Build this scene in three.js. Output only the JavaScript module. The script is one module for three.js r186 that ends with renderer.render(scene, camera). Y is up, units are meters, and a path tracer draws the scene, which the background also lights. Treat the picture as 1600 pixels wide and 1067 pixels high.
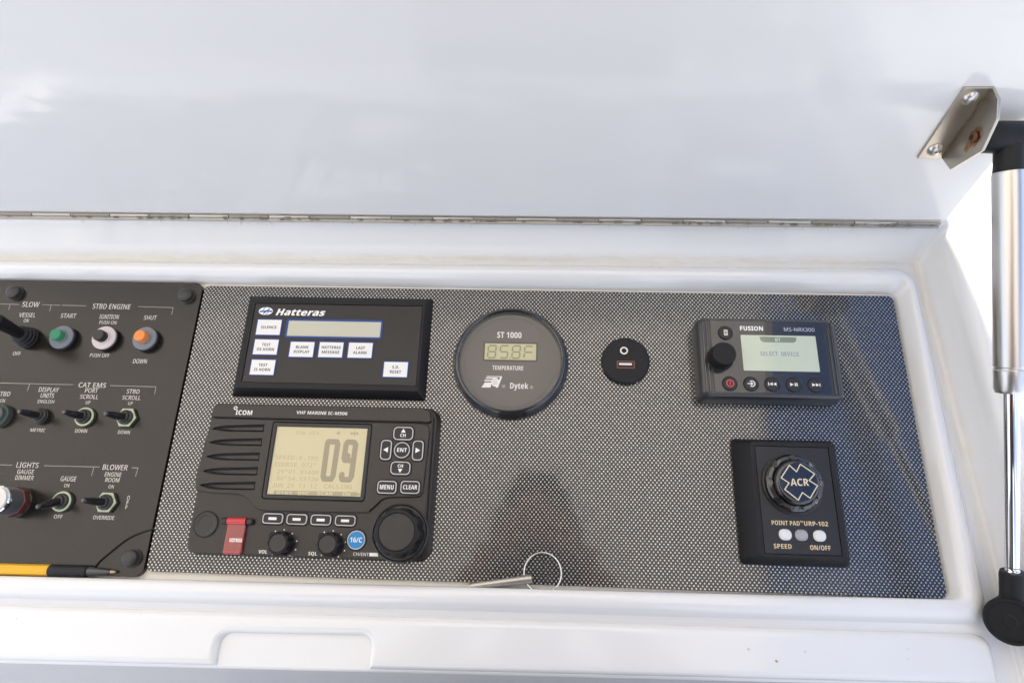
import * as THREE from 'three';
import { mergeGeometries, mergeVertices, toCreasedNormals } from 'three/addons/utils/BufferGeometryUtils.js';
import { MarchingCubes } from 'three/addons/objects/MarchingCubes.js';
import { ImprovedNoise } from 'three/addons/math/ImprovedNoise.js';

// ------------------------------------------------------------------ camera, sky, sun, exposure
const scene = new THREE.Scene();
// The instrument panel's own frame: x right, v up the panel, n out of it (all in mm below); the panel lies 15 degrees off level.
const ALPHA = THREE.MathUtils.degToRad(15), PHI = -(Math.PI / 2 - ALPHA), BASE_Y = 1.1;
const panelQ = new THREE.Quaternion().setFromAxisAngle(new THREE.Vector3(1, 0, 0), PHI);
const toWorld = (x, v, n) => new THREE.Vector3(x, v, n).multiplyScalar(0.001).applyQuaternion(panelQ).add(new THREE.Vector3(0, BASE_Y, 0));
const CAM = [-0.3925, -97.766, 462.27];
const CR = [0.99891753, 0.03161008, -0.03412571], CU = [-0.01845982, 0.94277281, 0.33292442], CB = [0.04269656, -0.33193408, 0.9423358];
const camera = new THREE.PerspectiveCamera(2 * Math.atan(533.5 / 1000) * 180 / Math.PI, 1024 / 682, 0.01, 60);
camera.position.copy(toWorld(...CAM));
{
  const ax = (a) => new THREE.Vector3(...a).applyQuaternion(panelQ);
  camera.quaternion.setFromRotationMatrix(new THREE.Matrix4().makeBasis(ax(CR), ax(CU), ax(CB)));
}
const noise = new ImprovedNoise();
const fbm = (x, y, z, o = 4) => { let s = 0, a = 0.5, f = 1; for (let i = 0; i < o; i++) { s += a * noise.noise(x * f, y * f, z * f); a *= 0.5; f *= 2.03; } return s; };
const SUN = new THREE.Vector3(-0.13, 0.74, -0.72).normalize();
{
  const w = 1024, h = 512, d = new Float32Array(w * h * 4);
  const sm = (a, b, t) => { t = Math.min(1, Math.max(0, (t - a) / (b - a))); return t * t * (3 - 2 * t); };
  for (let j = 0; j < h; j++) for (let i = 0; i < w; i++) {
    const th = (j + 0.5) / h * Math.PI - Math.PI / 2, ph = ((i + 0.5) / w - 0.5) * 2 * Math.PI;
    const y = Math.sin(th), x = Math.cos(th) * Math.cos(ph), z = Math.cos(th) * Math.sin(ph);
    let c;
    if (y >= 0) {
      const t = Math.pow(y, 0.55), g = Math.max(0, x * SUN.x + y * SUN.y + z * SUN.z);
      c = [0.78 * (1 - t) + 0.045 * t, 0.87 * (1 - t) + 0.13 * t, 1.02 * (1 - t) + 0.36 * t];
      const glow = 0.5 * Math.pow(g, 12);
      const k = sm(0.02, 0.32, fbm(x * 2.2 + 3, y * 4.2, z * 2.2, 5) + 0.14 - 0.42 * y * y);
      for (let q = 0; q < 3; q++) c[q] = c[q] * (1 - k * 0.85) + k * 0.85 * [0.95, 0.96, 0.98][q] + glow;
    } else {
      const t = Math.pow(-y, 0.5);
      c = [0.76 * (1 - t) + 0.52 * t, 0.84 * (1 - t) + 0.55 * t, 0.96 * (1 - t) + 0.59 * t];
    }
    const o = (j * w + i) * 4; d[o] = c[0]; d[o + 1] = c[1]; d[o + 2] = c[2]; d[o + 3] = 1;
  }
  const t = new THREE.DataTexture(d, w, h, THREE.RGBAFormat, THREE.FloatType);
  t.mapping = THREE.EquirectangularReflectionMapping; t.magFilter = THREE.LinearFilter; t.minFilter = THREE.LinearFilter; t.needsUpdate = true;
  scene.background = t; scene.environment = t;
}
const sun = new THREE.DirectionalLight(0xfff1dc, 5);
sun.position.copy(SUN).multiplyScalar(4).add(new THREE.Vector3(0, BASE_Y, 0)); sun.target.position.set(0, BASE_Y, 0);
sun.castShadow = true; sun.shadow.radius = 6; sun.shadow.mapSize.set(2048, 2048);
Object.assign(sun.shadow.camera, { left: -2, right: 2, top: 2, bottom: -2, near: 0.1, far: 10 });
scene.add(sun, sun.target);
const EXPOSURE = 2.4;

// ------------------------------------------------------------------ helpers
const F = 1000, CX = 800, CY = 533.5;
const rayOf = (px, py) => { const a = (px - CX) / F, b = -(py - CY) / F; return [0, 1, 2].map((i) => CR[i] * a + CU[i] * b - CB[i]); };
// the point of the plane n = const (mm above the panel) that the photograph shows at a pixel
const P = (px, py, n = 0) => { const d = rayOf(px, py), t = (n - CAM[2]) / d[2]; return [CAM[0] + d[0] * t, CAM[1] + d[1] * t]; };
let seed = 7; const rnd = () => { seed = (seed * 1664525 + 1013904223) >>> 0; return seed / 4294967296; };
const V3 = (x, y, z) => new THREE.Vector3(x, y, z);

const taken = {};
const numbered = (n) => { taken[n] = (taken[n] || 0) + 1; return taken[n] === 1 ? n : n + '_' + String(taken[n] - 1).padStart(3, '0'); };
function tag(o, label, category, group) { o.userData.label = label; o.userData.category = category; if (group) o.userData.group = group; return o; }
function thing(name, label, category, [x, v, n], group) {            // a Group at the thing's base, standing in the panel's frame
  const o = new THREE.Group(); o.name = numbered(name); o.quaternion.copy(panelQ); o.position.copy(toWorld(x, v, n));
  o.userData.origin = [x, v, n]; scene.add(o); return tag(o, label, category, group);
}
function clean(g) { const h = g.index ? g.toNonIndexed() : g; for (const k of Object.keys(h.attributes)) if (!['position', 'normal', 'uv'].includes(k)) h.deleteAttribute(k); if (!h.attributes.uv) h.setAttribute('uv', new THREE.BufferAttribute(new Float32Array(h.attributes.position.count * 2), 2)); return h; }
// one named mesh out of geometries given in panel millimetres; parent is a thing or one of its parts
function part(name, geos, mat, parent) {
  geos = (Array.isArray(geos) ? geos : [geos]).map(clean);
  const g = geos.length > 1 ? mergeGeometries(geos) : geos[0];
  let root = parent; while (root.parent && root.parent !== scene) root = root.parent;
  const o = root.userData.origin; g.translate(-o[0], -o[1], -o[2]); g.scale(0.001, 0.001, 0.001);
  const m = new THREE.Mesh(g, mat); m.name = name; m.castShadow = m.receiveShadow = true; parent.add(m); return m;
}
const rr = (cx, cy, w, h, r, seg = 6) => {                           // rounded rectangle, counter-clockwise
  const p = []; r = Math.max(0.01, Math.min(r, w / 2 - 0.01, h / 2 - 0.01));
  [[1, 1], [-1, 1], [-1, -1], [1, -1]].forEach(([sx, sy], q) => { for (let i = 0; i <= seg; i++) { const a = q * Math.PI / 2 + i / seg * Math.PI / 2; p.push([cx + sx * (w / 2 - r) + r * Math.cos(a), cy + sy * (h / 2 - r) + r * Math.sin(a)]); } });
  return p;
};
const circ = (cx, cy, r, seg = 48) => Array.from({ length: seg }, (_, i) => [cx + r * Math.cos(i / seg * 2 * Math.PI), cy + r * Math.sin(i / seg * 2 * Math.PI)]);
const up = (pts, n) => pts.map(([x, y]) => [x, y, n]);
// flat faces keep their own normal instead of taking the rounding of their edges
function flatCaps(g) { const p = g.attributes.position, n = g.attributes.normal, A = V3(), B = V3(), C = V3(); for (let i = 0; i < p.count; i += 3) { A.fromBufferAttribute(p, i); B.fromBufferAttribute(p, i + 1).sub(A); C.fromBufferAttribute(p, i + 2).sub(A); B.cross(C).normalize(); if (Math.abs(B.z) > 0.9999) for (let k = 0; k < 3; k++) n.setXYZ(i + k, 0, 0, Math.sign(B.z)); } return g; }
// skin over rings of equal length; planar uv over box = [x0, v0, x1, v1]
function loft(rings, { cap = true, base = false, closed = true, box, crease = 0.6 } = {}) {
  const pos = [], m = rings[0].length, tri = (a, b, c) => pos.push(...a, ...b, ...c);
  for (let k = 0; k + 1 < rings.length; k++) { const A = rings[k], B = rings[k + 1]; for (let i = 0; i < (closed ? m : m - 1); i++) { const j = (i + 1) % m; tri(A[i], A[j], B[j]); tri(A[i], B[j], B[i]); } }
  const fill = (R, flip) => { const f = THREE.ShapeUtils.triangulateShape(R.map((q) => new THREE.Vector2(q[0], q[1])), []); for (const [a, b, c] of f) flip ? tri(R[a], R[c], R[b]) : tri(R[a], R[b], R[c]); };
  if (cap) fill(rings[rings.length - 1], false); if (base) fill(rings[0], true);
  let g = new THREE.BufferGeometry(); g.setAttribute('position', new THREE.Float32BufferAttribute(pos, 3));
  g = flatCaps(toCreasedNormals(g, crease));
  if (!box) { box = [1e9, 1e9, -1e9, -1e9]; for (const R of rings) for (const q of R) { box[0] = Math.min(box[0], q[0]); box[1] = Math.min(box[1], q[1]); box[2] = Math.max(box[2], q[0]); box[3] = Math.max(box[3], q[1]); } }
  return planar(g, box);
}
function planar(g, [x0, y0, x1, y1]) { const p = g.attributes.position, uv = new Float32Array(p.count * 2); for (let i = 0; i < p.count; i++) { uv[2 * i] = (p.getX(i) - x0) / (x1 - x0); uv[2 * i + 1] = (p.getY(i) - y0) / (y1 - y0); } g.setAttribute('uv', new THREE.BufferAttribute(uv, 2)); return g; }
// rounded slab from n0 to n1 with its upper edge rounded by b and sides drawn in by draft
function pad(cx, cy, w, h, r, n0, n1, b = 0.6, draft = 0, seg = 6, arc = 4, box) {
  const R = [up(rr(cx, cy, w, h, r, seg), n0)];
  for (let k = 0; k <= arc; k++) { const a = k / arc * Math.PI / 2, i = draft + b * (1 - Math.cos(a)); R.push(up(rr(cx, cy, w - 2 * i, h - 2 * i, r - i, seg), n1 - b + b * Math.sin(a))); }
  return loft(R, { box: box || [cx - w / 2, cy - h / 2, cx + w / 2, cy + h / 2] });
}
const turn = (cx, cy, prof, seg = 48, crease = 0.6, cap = true) => loft(prof.map(([r, n]) => up(circ(cx, cy, Math.max(r, 0.01), seg), n)), { crease, cap });
const disc = (cx, cy, r, n0, n1, b = 0.5, seg = 48) => turn(cx, cy, [[r, n0], [r, n1 - b], [r - b * 0.3, n1 - b * 0.3], [r - b, n1]], seg);
const ringOf = (cx, cy, R, r, n0, n1, b = 0.3, seg = 48) => turn(cx, cy, [[R, n0], [R, n1 - b], [R - b, n1], [r + b, n1], [r, n1 - b], [r, n0]], seg, 0.6, false);
const tube = (pts, r, seg = 40, rad = 8, closed = false) => new THREE.TubeGeometry(new THREE.CatmullRomCurve3(pts.map((p) => V3(...p)), closed), seg, r, rad, closed);
// rectangular frame: outer and inner rounded rectangles
function frameOf(cx, cy, w, h, r, t, n0, n1, b = 0.25) {
  const q = (i, n) => up(rr(cx, cy, w - 2 * i, h - 2 * i, r - i, 5), n);
  return loft([q(0, n0), q(0, n1 - b), q(b, n1), q(t - b, n1), q(t, n1 - b), q(t, n0)], { cap: false });
}
function shapeOf(pts) { const s = new THREE.Shape(); pts.forEach(([x, y], i) => (i ? s.lineTo(x, y) : s.moveTo(x, y))); return s; }
function extrude(shape, n0, n1, b = 0.6, seg = 2, curve = 8) {
  const g = new THREE.ExtrudeGeometry(shape, { depth: n1 - n0 - b, bevelEnabled: b > 0, bevelSize: b, bevelOffset: -b, bevelThickness: b, bevelSegments: seg, curveSegments: curve }); g.translate(0, 0, n0);
  return flatCaps(toCreasedNormals(g.index ? g.toNonIndexed() : g, 0.6));
}
// a body of revolution along a line between two points, profile = [[t 0..1, radius], ...]
function rod(a, b, prof, seg = 28) {
  const A = V3(...a), B = V3(...b), L = A.distanceTo(B);
  const g = new THREE.LatheGeometry(prof.map(([t, r]) => new THREE.Vector2(r, t * L)), seg);
  g.applyQuaternion(new THREE.Quaternion().setFromUnitVectors(V3(0, 1, 0), B.clone().sub(A).normalize())); g.translate(...a);
  return toCreasedNormals(g.toNonIndexed(), 0.5);
}

// ------------------------------------------------------------------ textures and materials
const mat = (c, rough, o = {}) => { const m = new THREE.MeshPhysicalMaterial({ roughness: rough, ...o }); Array.isArray(c) ? m.color.setRGB(...c) : m.color.set(c); return m; };
function canvasTex(w, h, draw) { const c = document.createElement('canvas'); c.width = Math.round(w); c.height = Math.round(h); draw(c.getContext('2d'), c.width, c.height); const t = new THREE.CanvasTexture(c); t.colorSpace = THREE.SRGBColorSpace; t.magFilter = THREE.LinearFilter; t.anisotropy = 8; return t; }
// print on a flat face at height n over box = [x0, v0, x1, v1] mm; the draw calls take photograph pixels
function printTex(box, ppm, n, bg, draw) {
  const [x0, y0, x1, y1] = box;
  return canvasTex((x1 - x0) * ppm, (y1 - y0) * ppm, (ctx, w, h) => {
    ctx.fillStyle = bg; ctx.fillRect(0, 0, w, h);
    const at = (px, py) => { const [x, v] = P(px, py, n); return [(x - x0) * ppm, (y1 - v) * ppm]; };
    const size = (px, py, wp, hp) => { const a = P(px - wp / 2, py, n), b = P(px + wp / 2, py, n), c = P(px, py - hp / 2, n), d = P(px, py + hp / 2, n); return [Math.hypot(b[0] - a[0], b[1] - a[1]) * ppm, Math.hypot(c[0] - d[0], c[1] - d[1]) * ppm]; };
    const k = {
      ctx, ppm, at, size,
      text(s, px, py, wp, hp, color = '#d8d4ca', o = {}) {
        const [x, y] = at(px, py), [tw, th] = size(px, py, wp, hp), fs = th / 0.715;
        ctx.save(); ctx.translate(x, y); if (o.rot) ctx.rotate(o.rot); if (o.skew) ctx.transform(1, 0, -o.skew, 1, 0, 0);
        ctx.font = (o.bold ? 'bold ' : '') + fs + 'px ' + (o.font || 'sans-serif'); ctx.textAlign = 'center'; ctx.textBaseline = 'alphabetic'; ctx.fillStyle = color;
        const m = ctx.measureText(s).width; ctx.scale(tw / m, 1); ctx.fillText(s, 0, th / 2);
        if (o.stroke) { ctx.strokeStyle = color; ctx.lineWidth = o.stroke * ppm; ctx.strokeText(s, 0, th / 2); }
        ctx.restore();
      },
      line(pts, mm, color = '#d8d4ca', close = false, fill) { ctx.beginPath(); pts.forEach(([a, b], i) => { const q = at(a, b); i ? ctx.lineTo(...q) : ctx.moveTo(...q); }); if (close) ctx.closePath(); if (fill) { ctx.fillStyle = fill; ctx.fill(); } if (mm) { ctx.strokeStyle = color; ctx.lineWidth = mm * ppm; ctx.lineJoin = 'round'; ctx.stroke(); } },
      specks(num, col, lo, hi) { for (let i = 0; i < num; i++) { ctx.fillStyle = col(rnd()); ctx.beginPath(); ctx.ellipse(rnd() * w, rnd() * h, (lo + (hi - lo) * rnd() ** 3) * ppm, (lo + (hi - lo) * rnd() ** 3) * ppm, rnd() * 3, 0, 7); ctx.fill(); } },
      blot(num, col, lo, hi) { k.specks(num, col, lo, hi); },
    };
    draw(k, w, h);
  });
}
// fine grain for bump and roughness
function grainTex(size, fn, rep) { const d = new Uint8Array(size * size * 4); for (let j = 0; j < size; j++) for (let i = 0; i < size; i++) { const v = Math.max(0, Math.min(255, fn(i / size, j / size) * 255)); const o = (j * size + i) * 4; d[o] = d[o + 1] = d[o + 2] = v; d[o + 3] = 255; } const t = new THREE.DataTexture(d, size, size); t.wrapS = t.wrapT = THREE.RepeatWrapping; t.magFilter = THREE.LinearFilter; t.minFilter = THREE.LinearMipmapLinearFilter; t.generateMipmaps = true; t.repeat.set(rep, rep); t.needsUpdate = true; return t; }
const tile = (u, v, s, z) => { const a = u * 2 * Math.PI, b = v * 2 * Math.PI; return fbm(Math.cos(a) * s + 5, Math.sin(a) * s + Math.cos(b) * s * 0.8, Math.sin(b) * s + z, 4); };
const grain = grainTex(256, () => rnd(), 3);
const smudge = grainTex(512, (u, v) => 0.40 + 0.55 * tile(u, v, 2.5, 1) + 0.10 * (rnd() - 0.5), 1);

const M = {
  gel: mat([0.80, 0.80, 0.795], 0.14, { clearcoat: 0.3, clearcoatRoughness: 0.06 }),
  plastic: mat([0.020, 0.019, 0.018], 0.36),
  plasticRough: mat([0.013, 0.013, 0.014], 0.5, { specularIntensity: 0.6, bumpMap: grain, bumpScale: 0.00006 }),
  rubber: mat([0.011, 0.011, 0.012], 0.5, { specularIntensity: 0.6, bumpMap: grain, bumpScale: 0.00002 }),
  gloss: mat([0.012, 0.012, 0.013], 0.2, { clearcoat: 1, clearcoatRoughness: 0.05 }),
  bolt: mat([0.03, 0.029, 0.028], 0.36),
  black: mat([0.006, 0.006, 0.006], 0.7),
  steel: mat([0.62, 0.60, 0.57], 0.28, { metalness: 1 }),
  steelWorn: mat([0.50, 0.47, 0.43], 0.4, { metalness: 1 }),
  chrome: mat([0.8, 0.8, 0.8], 0.08, { metalness: 1 }),
  lumen: mat([0.50, 0.55, 0.36], 0.5),
  greyRing: mat([0.18, 0.19, 0.22], 0.4),
  paleRing: mat([0.62, 0.56, 0.55], 0.4),
  outline: mat([0.62, 0.58, 0.58], 0.45),
  white: mat([0.75, 0.75, 0.74], 0.45),
  grime: mat([0.20, 0.175, 0.14], 0.9),
  rust: mat([0.16, 0.065, 0.022], 0.85),
};

// ================================================================== THE CONSOLE
const line = (x1, v1, x2, v2) => (x) => v1 + (v2 - v1) * (x - x1) / (x2 - x1);
const XL = -570;
// closed ring round the recess: top line, right line (x as function of v), bottom line, left x
function recess(top, right, bottom, left, r, n, segs = 10) {
  const meet = (lv) => { let x = 280; for (let k = 0; k < 6; k++) x = right(lv(x)); return [x, lv(x)]; };
  const TR = meet(top), BR = meet(bottom), TL = [left, top(left)], BL = [left, bottom(left)];
  const C = [TR, TL, BL, BR], out = [];
  for (let q = 0; q < 4; q++) {
    const c = C[q], a = C[(q + 3) % 4], b = C[(q + 1) % 4];
    const ua = V3(a[0] - c[0], a[1] - c[1], 0).normalize(), ub = V3(b[0] - c[0], b[1] - c[1], 0).normalize();
    for (let i = 0; i <= segs; i++) { const t = i / segs, w0 = (1 - t) ** 2, w2 = t ** 2; out.push([c[0] + ua.x * r * w0 + ub.x * r * w2, c[1] + ua.y * r * w0 + ub.y * r * w2, n]); }
  }
  return out;
}
const cst = (k) => () => k;
{
  const t = thing('helm_console', 'white glossy moulded console with a raised lip framing the dark instrument panels', 'console', [0, -165, -80]);
  const bedT = cst(110.4), bedB = line(-367, -114.4, 250, -108.5), bedR = cst(272.8);
  const ciT = line(-435, 115.0, 278, 117.4), ciB = line(-367, -114.8, 250, -109.0), ciR = line(0, 278.2, 116, 278.6);
  const coT = line(-438, 124, 285, 127.4), coB = line(-361, -126.4, 231, -121.4), coR = line(127, 285.3, -118, 290.3);
  const mix = (f, g, k) => (x) => f(x) * (1 - k) + g(x) * k, off = (f, d) => (x) => f(x) + d;
  const guT = line(-447, 131.5, 296, 138.0), guB = line(-364, -135.3, 232, -131.2), guR = line(139, 294, -117, 306);
  const R = [];
  R.push(recess(bedT, bedR, bedB, XL, 7, -3.6));
  R.push(recess(off(bedT, 0.6), off(bedR, 0.6), off(bedB, -0.6), XL - 1, 7.5, -2.4));
  R.push(recess(mix(bedT, ciT, 0.55), mix(bedR, ciR, 0.55), mix(bedB, ciB, 0.55), XL - 2, 8.5, 5.0));
  for (let k = 0; k <= 8; k++) { const a = k / 8, s = Math.sin(a * Math.PI); R.push(recess(mix(ciT, coT, a), mix(ciR, coR, a), mix(ciB, coB, a), XL - 3 - 10 * a, 9 + 7 * a, 7.6 + 2.8 * Math.pow(s, 0.6) - 1.2 * a)); }
  R.push(recess(off(coT, 1.2), off(coR, 1.4), off(coB, -1.2), XL - 14, 17, 4.6));
  R.push(recess(off(coT, 2.6), off(coR, 3.2), off(coB, -2.6), XL - 16, 18, 2.2));
  R.push(recess(mix(coT, guT, 0.75), mix(coR, guR, 0.8), mix(coB, guB, 0.75), XL - 20, 20, 1.1));
  R.push(recess(guT, guR, guB, XL - 24, 20, 0.9));
  R.push(recess(cst(160), cst(420), line(-352, -167.2, 226, -158.9), XL - 40, 6, 0.7));
  R.push(recess(cst(162), cst(424), line(-352, -168.2, 226, -159.9), XL - 42, 6, 0.2));
  R.push(recess(cst(163), cst(426), line(-352, -169.2, 226, -160.9), XL - 44, 6, -1.6));
  R.push(recess(cst(168), cst(460), line(-352, -188, 226, -180), XL - 60, 8, -80));
  R.push(R[R.length - 1].map(([x, v, n]) => [x, v - 0.2588 * 1010, n - 0.9659 * 1010]));   // the console's sides go straight down to the deck
  const box = [-640, -200, 440, 190];
  // stains and specks that lie in the gutter, moulded into one colour map (2 px per mm)
  const stain = canvasTex(2048, 740, (c, w, h) => {
    const k = w / 1080, X = (x) => (x + 640) * k, Y = (v) => (190 - v) * k;
    c.fillStyle = '#e7e7e6'; c.fillRect(0, 0, w, h);
    const run = (f, x0, x1, spread, num, col, r0, r1) => { for (let i = 0; i < num; i++) { const x = x0 + (x1 - x0) * rnd(), v = f(x) + (rnd() + rnd() + rnd() - 1.5) * spread; c.fillStyle = col(); c.beginPath(); c.ellipse(X(x), Y(v), (r0 + (r1 - r0) * rnd()) * k, r0 * k * (0.4 + 0.5 * rnd()), 0, 0, 7); c.fill(); } };
    run(off(guT, -1.5), -560, 292, 3.2, 2600, () => `rgba(214,208,190,${0.02 + 0.045 * rnd()})`, 1.4, 9);
    run(off(coT, 2.8), -560, 290, 0.8, 500, () => `rgba(120,108,84,${0.1 + 0.35 * rnd()})`, 0.12, 0.6);
    run(off(coT, 2.8), -560, 290, 0.5, 70, () => `rgba(70,60,48,${0.4 + 0.4 * rnd()})`, 0.15, 0.55);
    for (let i = 0; i < 900; i++) { const v = 136 - 260 * rnd(), x = guR(v) - 3 + (rnd() - 0.5) * 8; c.fillStyle = `rgba(214,207,188,${0.02 + 0.03 * rnd()})`; c.beginPath(); c.ellipse(X(x), Y(v), 1.6 * k * rnd(), 14 * k * rnd(), 0, 0, 7); c.fill(); }
    for (const [px, py, r, col] of [[1171, 1015, 1.0, '#c3c0ba'], [1215, 1034, 0.9, '#8d6a34'], [1260, 1019, 0.6, '#b9b7b2'], [1421, 1015, 0.6, '#cfcdca'], [1421, 1031, 0.6, '#cfcdca'], [22, 967, 0.8, '#cfcdc8'], [217, 880 + 80, 0.4, '#c9c7c2']]) { const [x, v] = P(px, py, 7); c.fillStyle = col; c.beginPath(); c.ellipse(X(x), Y(v), r * k, r * 0.6 * k, 0.4, 0, 7); c.fill(); }
    for (let i = 0; i < 500; i++) { c.fillStyle = `rgba(150,140,120,${0.05 + 0.12 * rnd()})`; c.beginPath(); c.ellipse(rnd() * w, rnd() * h, 0.3 * k * rnd() + 0.15, 0.3 * k * rnd() + 0.15, 0, 0, 7); c.fill(); }
  });
  const gelStained = M.gel.clone(); gelStained.color.setRGB(0.985, 0.985, 0.98); gelStained.map = stain; M.gelStained = gelStained;
  part('surround', loft(R.slice(0, -2), { cap: false, box, crease: 0.75 }), gelStained, t);
  part('side_walls', loft(R.slice(-3), { cap: false, box, crease: 0.3 }), gelStained, t);
  // bed that the panels are glued to, with old sealant
  const bed = recess(off(bedT, 1), off(bedR, 1), off(bedB, -1), XL - 1, 7, -3.5);
  const bb = [-580, -125, 285, 120];
  const bedTex = canvasTex(2048, 580, (c, w, h) => { c.fillStyle = '#ece8dd'; c.fillRect(0, 0, w, h); const k = w / 865; for (let i = 0; i < 5000; i++) { const x = rnd() * w, y = rnd() < 0.5 ? rnd() * h : h - (12 - 10 * rnd()) * k; c.fillStyle = `rgba(${120 + 60 * rnd() | 0},${110 + 50 * rnd() | 0},${85 + 40 * rnd() | 0},${0.1 + 0.3 * rnd()})`; c.beginPath(); c.ellipse(x, y, 0.7 * k * rnd(), 0.4 * k * rnd(), rnd() * 3, 0, 7); c.fill(); } for (let i = 0; i < 420; i++) { c.fillStyle = `rgba(35,30,25,${0.4 + 0.5 * rnd()})`; c.beginPath(); c.ellipse(rnd() * w, h - (10 - 6 * rnd()) * k, (0.2 + 0.7 * rnd() ** 3) * k, (0.15 + 0.4 * rnd() ** 2) * k, rnd() * 3, 0, 7); c.fill(); } });
  part('sealant_bed', loft([bed], { box: bb }), mat([1, 1, 1], 0.75, { map: bedTex }), t);
  // front rim with the finger notch in its outer edge
  const top = line(-364, -133.6, 232, -129.4), bot = line(-352, -166.9, 226, -158.6);
  const s = new THREE.Shape(), xr = 291, [na] = P(338, 1000, 7), [nb] = P(578, 1000, 7), nv = -145.0, rc = 10;
  s.moveTo(-560, top(-560)); s.lineTo(-560, bot(-560)); s.lineTo(na, bot(na)); s.lineTo(na, nv - rc); s.quadraticCurveTo(na, nv, na + rc, nv); s.lineTo(nb - rc * 0.7, nv + 1.4); s.quadraticCurveTo(nb, nv + 1.4, nb, nv - rc * 0.7); s.lineTo(nb, bot(nb)); s.lineTo(xr, bot(xr)); s.lineTo(xr, top(xr) - 9); s.quadraticCurveTo(xr, top(xr), xr - 12, top(xr));
  const g = new THREE.ExtrudeGeometry(s, { depth: 3, bevelEnabled: true, bevelSize: 5, bevelOffset: -5, bevelThickness: 4.8, bevelSegments: 9, curveSegments: 16 });
  g.translate(0, 0, -2.2);
  part('front_rim', planar(flatCaps(toCreasedNormals(g.index ? g.toNonIndexed() : g, 0.7)), box), gelStained, t);
  // back and right coaming walls, and the dash top outside them
  const path = (dT, dR, n, rad) => {
    const T = off(guT, dT), Rr = off(guR, dR), pts = [], cx0 = Rr(139) - rad, cv0 = T(290) - rad;
    for (let i = 0; i <= 24; i++) { const x = -1500 + (cx0 + 1500) * i / 24; pts.push([x, T(x), n]); }
    for (let i = 1; i < 8; i++) { const a = Math.PI / 2 * (1 - i / 8); pts.push([Rr(139) - rad + rad * Math.cos(a), T(290) - rad + rad * Math.sin(a), n]); }
    for (let i = 0; i <= 24; i++) { const v = cv0 + (-300 - cv0) * i / 24; pts.push([Rr(v), v, n]); }
    return pts.reverse();
  };
  const W = [path(-3, -3, 0.9, 4), path(-1, -1, 1.3, 4.5), path(1.2, 0.8, 3.0, 5), path(3.2, 2.0, 6.5, 5.5), path(7, 3.8, 14, 6), path(12.6, 6.2, 23, 7), path(14.6, 7.8, 27.5, 8), path(16.2, 10, 30.6, 9), path(17.4, 13, 32.6, 10), path(18.6, 17, 33.6, 11), path(20.5, 23, 34.0, 12), path(30, 40, 34.0, 14), path(60, 300, 34.0, 16), path(1500, 900, 34.0, 18)];
  part('coaming', loft(W.map((q) => q), { cap: false, closed: false, box, crease: 0.7 }), gelStained, t);
}

// ------------------------------------------------------------------ lid, hinge
const TH = THREE.MathUtils.degToRad(78), HV = 151.4, HN = 35;
const lidP = (x, s, o) => [x, HV + Math.cos(TH) * s - Math.sin(TH) * o, HN + Math.sin(TH) * s + Math.cos(TH) * o];   // x along the hinge, s up the lid, o off its face
function onLid(g) { const p = g.attributes.position, nn = g.attributes.normal; const m = new THREE.Matrix4().makeBasis(V3(1, 0, 0), V3(0, Math.cos(TH), Math.sin(TH)), V3(0, -Math.sin(TH), Math.cos(TH))); m.setPosition(0, HV, HN); g.applyMatrix4(m); return g; }
{
  const t = thing('console_lid', 'large white glossy lid standing open above the hinge line', 'lid', [0, HV, HN]);
  const w0 = -600, w1 = 297, s0 = 2.2, s1 = 318;
  const wave = grainTex(512, (u, v) => 0.5 + 0.6 * tile(u, v, 1.3, 4), 1);
  const m = M.gel.clone(); m.color.setRGB(0.79, 0.795, 0.80); m.bumpMap = wave; m.bumpScale = 0.0009; m.roughness = 0.09;
  const g = pad((w0 + w1) / 2, (s0 + s1) / 2, w1 - w0, s1 - s0, 3, -22, 0, 1.0, 0, 4, 4);
  part('lid_shell', onLid(g), m, t);
}
{
  const t = thing('piano_hinge', 'long thin dirty stainless hinge joining the white lid to the console', 'hinge', [0, HV, HN]);
  const hingeDirty = mat([0.34, 0.32, 0.28], 0.6, { metalness: 0.7 }), hingeBright = mat([0.50, 0.48, 0.44], 0.45, { metalness: 0.9 });
  part('leaf', onLid(pad(-130, 2.6, 846, 2.4, 0.3, 0.0, 0.7, 0.2, 0, 2, 2)), hingeBright, t);
  { const g = pad(-130, 150.2, 846, 5, 0.3, 33.4, 34.6, 0.2, 0, 2, 2); part('leaf', g, hingeBright, t); }
  const L = 31.5; let x = 294;
  for (let k = 0; x > -440; k++) { const l = L * (0.98 + 0.04 * rnd()); part('knuckle', rod([x, HV - 0.2, HN + 0.3], [x - l + 0.7, HV - 0.2, HN + 0.3], [[0, 0.01], [0, 1.15], [0.02, 1.4], [0.98, 1.4], [1, 1.15], [1, 0.01]], 12), k % 2 ? hingeBright : hingeDirty, t); x -= l; }
  // lint and grime caught in the knuckles
  const bits = [], hairs = [];
  for (let i = 0; i < 90; i++) { const px = 1460 * rnd() ** 0.9, xx = P(px, 341, HN)[0]; const g = new THREE.IcosahedronGeometry(0.5 + 0.7 * rnd(), 0); g.scale(1 + 2.6 * rnd(), 0.6, 0.5); g.translate(xx, HV - 2.0 + 0.8 * (rnd() - 0.5), HN + 0.2 + 1.2 * rnd()); bits.push(g); }
  for (let i = 0; i < 26; i++) { const xx = P(1440 * rnd(), 341, HN)[0], a = (rnd() - 0.5) * 9; hairs.push(tube([[xx, HV - 1, HN + 1], [xx + a * 0.4, HV - 3.2, HN - 1.2], [xx + a, HV - 3.2 - 2 * rnd(), HN - 3.6 - 3 * rnd()]], 0.07, 8, 4)); }
  const gm = part('lint', bits.concat(hairs), M.grime, t); gm.userData.kind = 'stuff';
}

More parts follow.
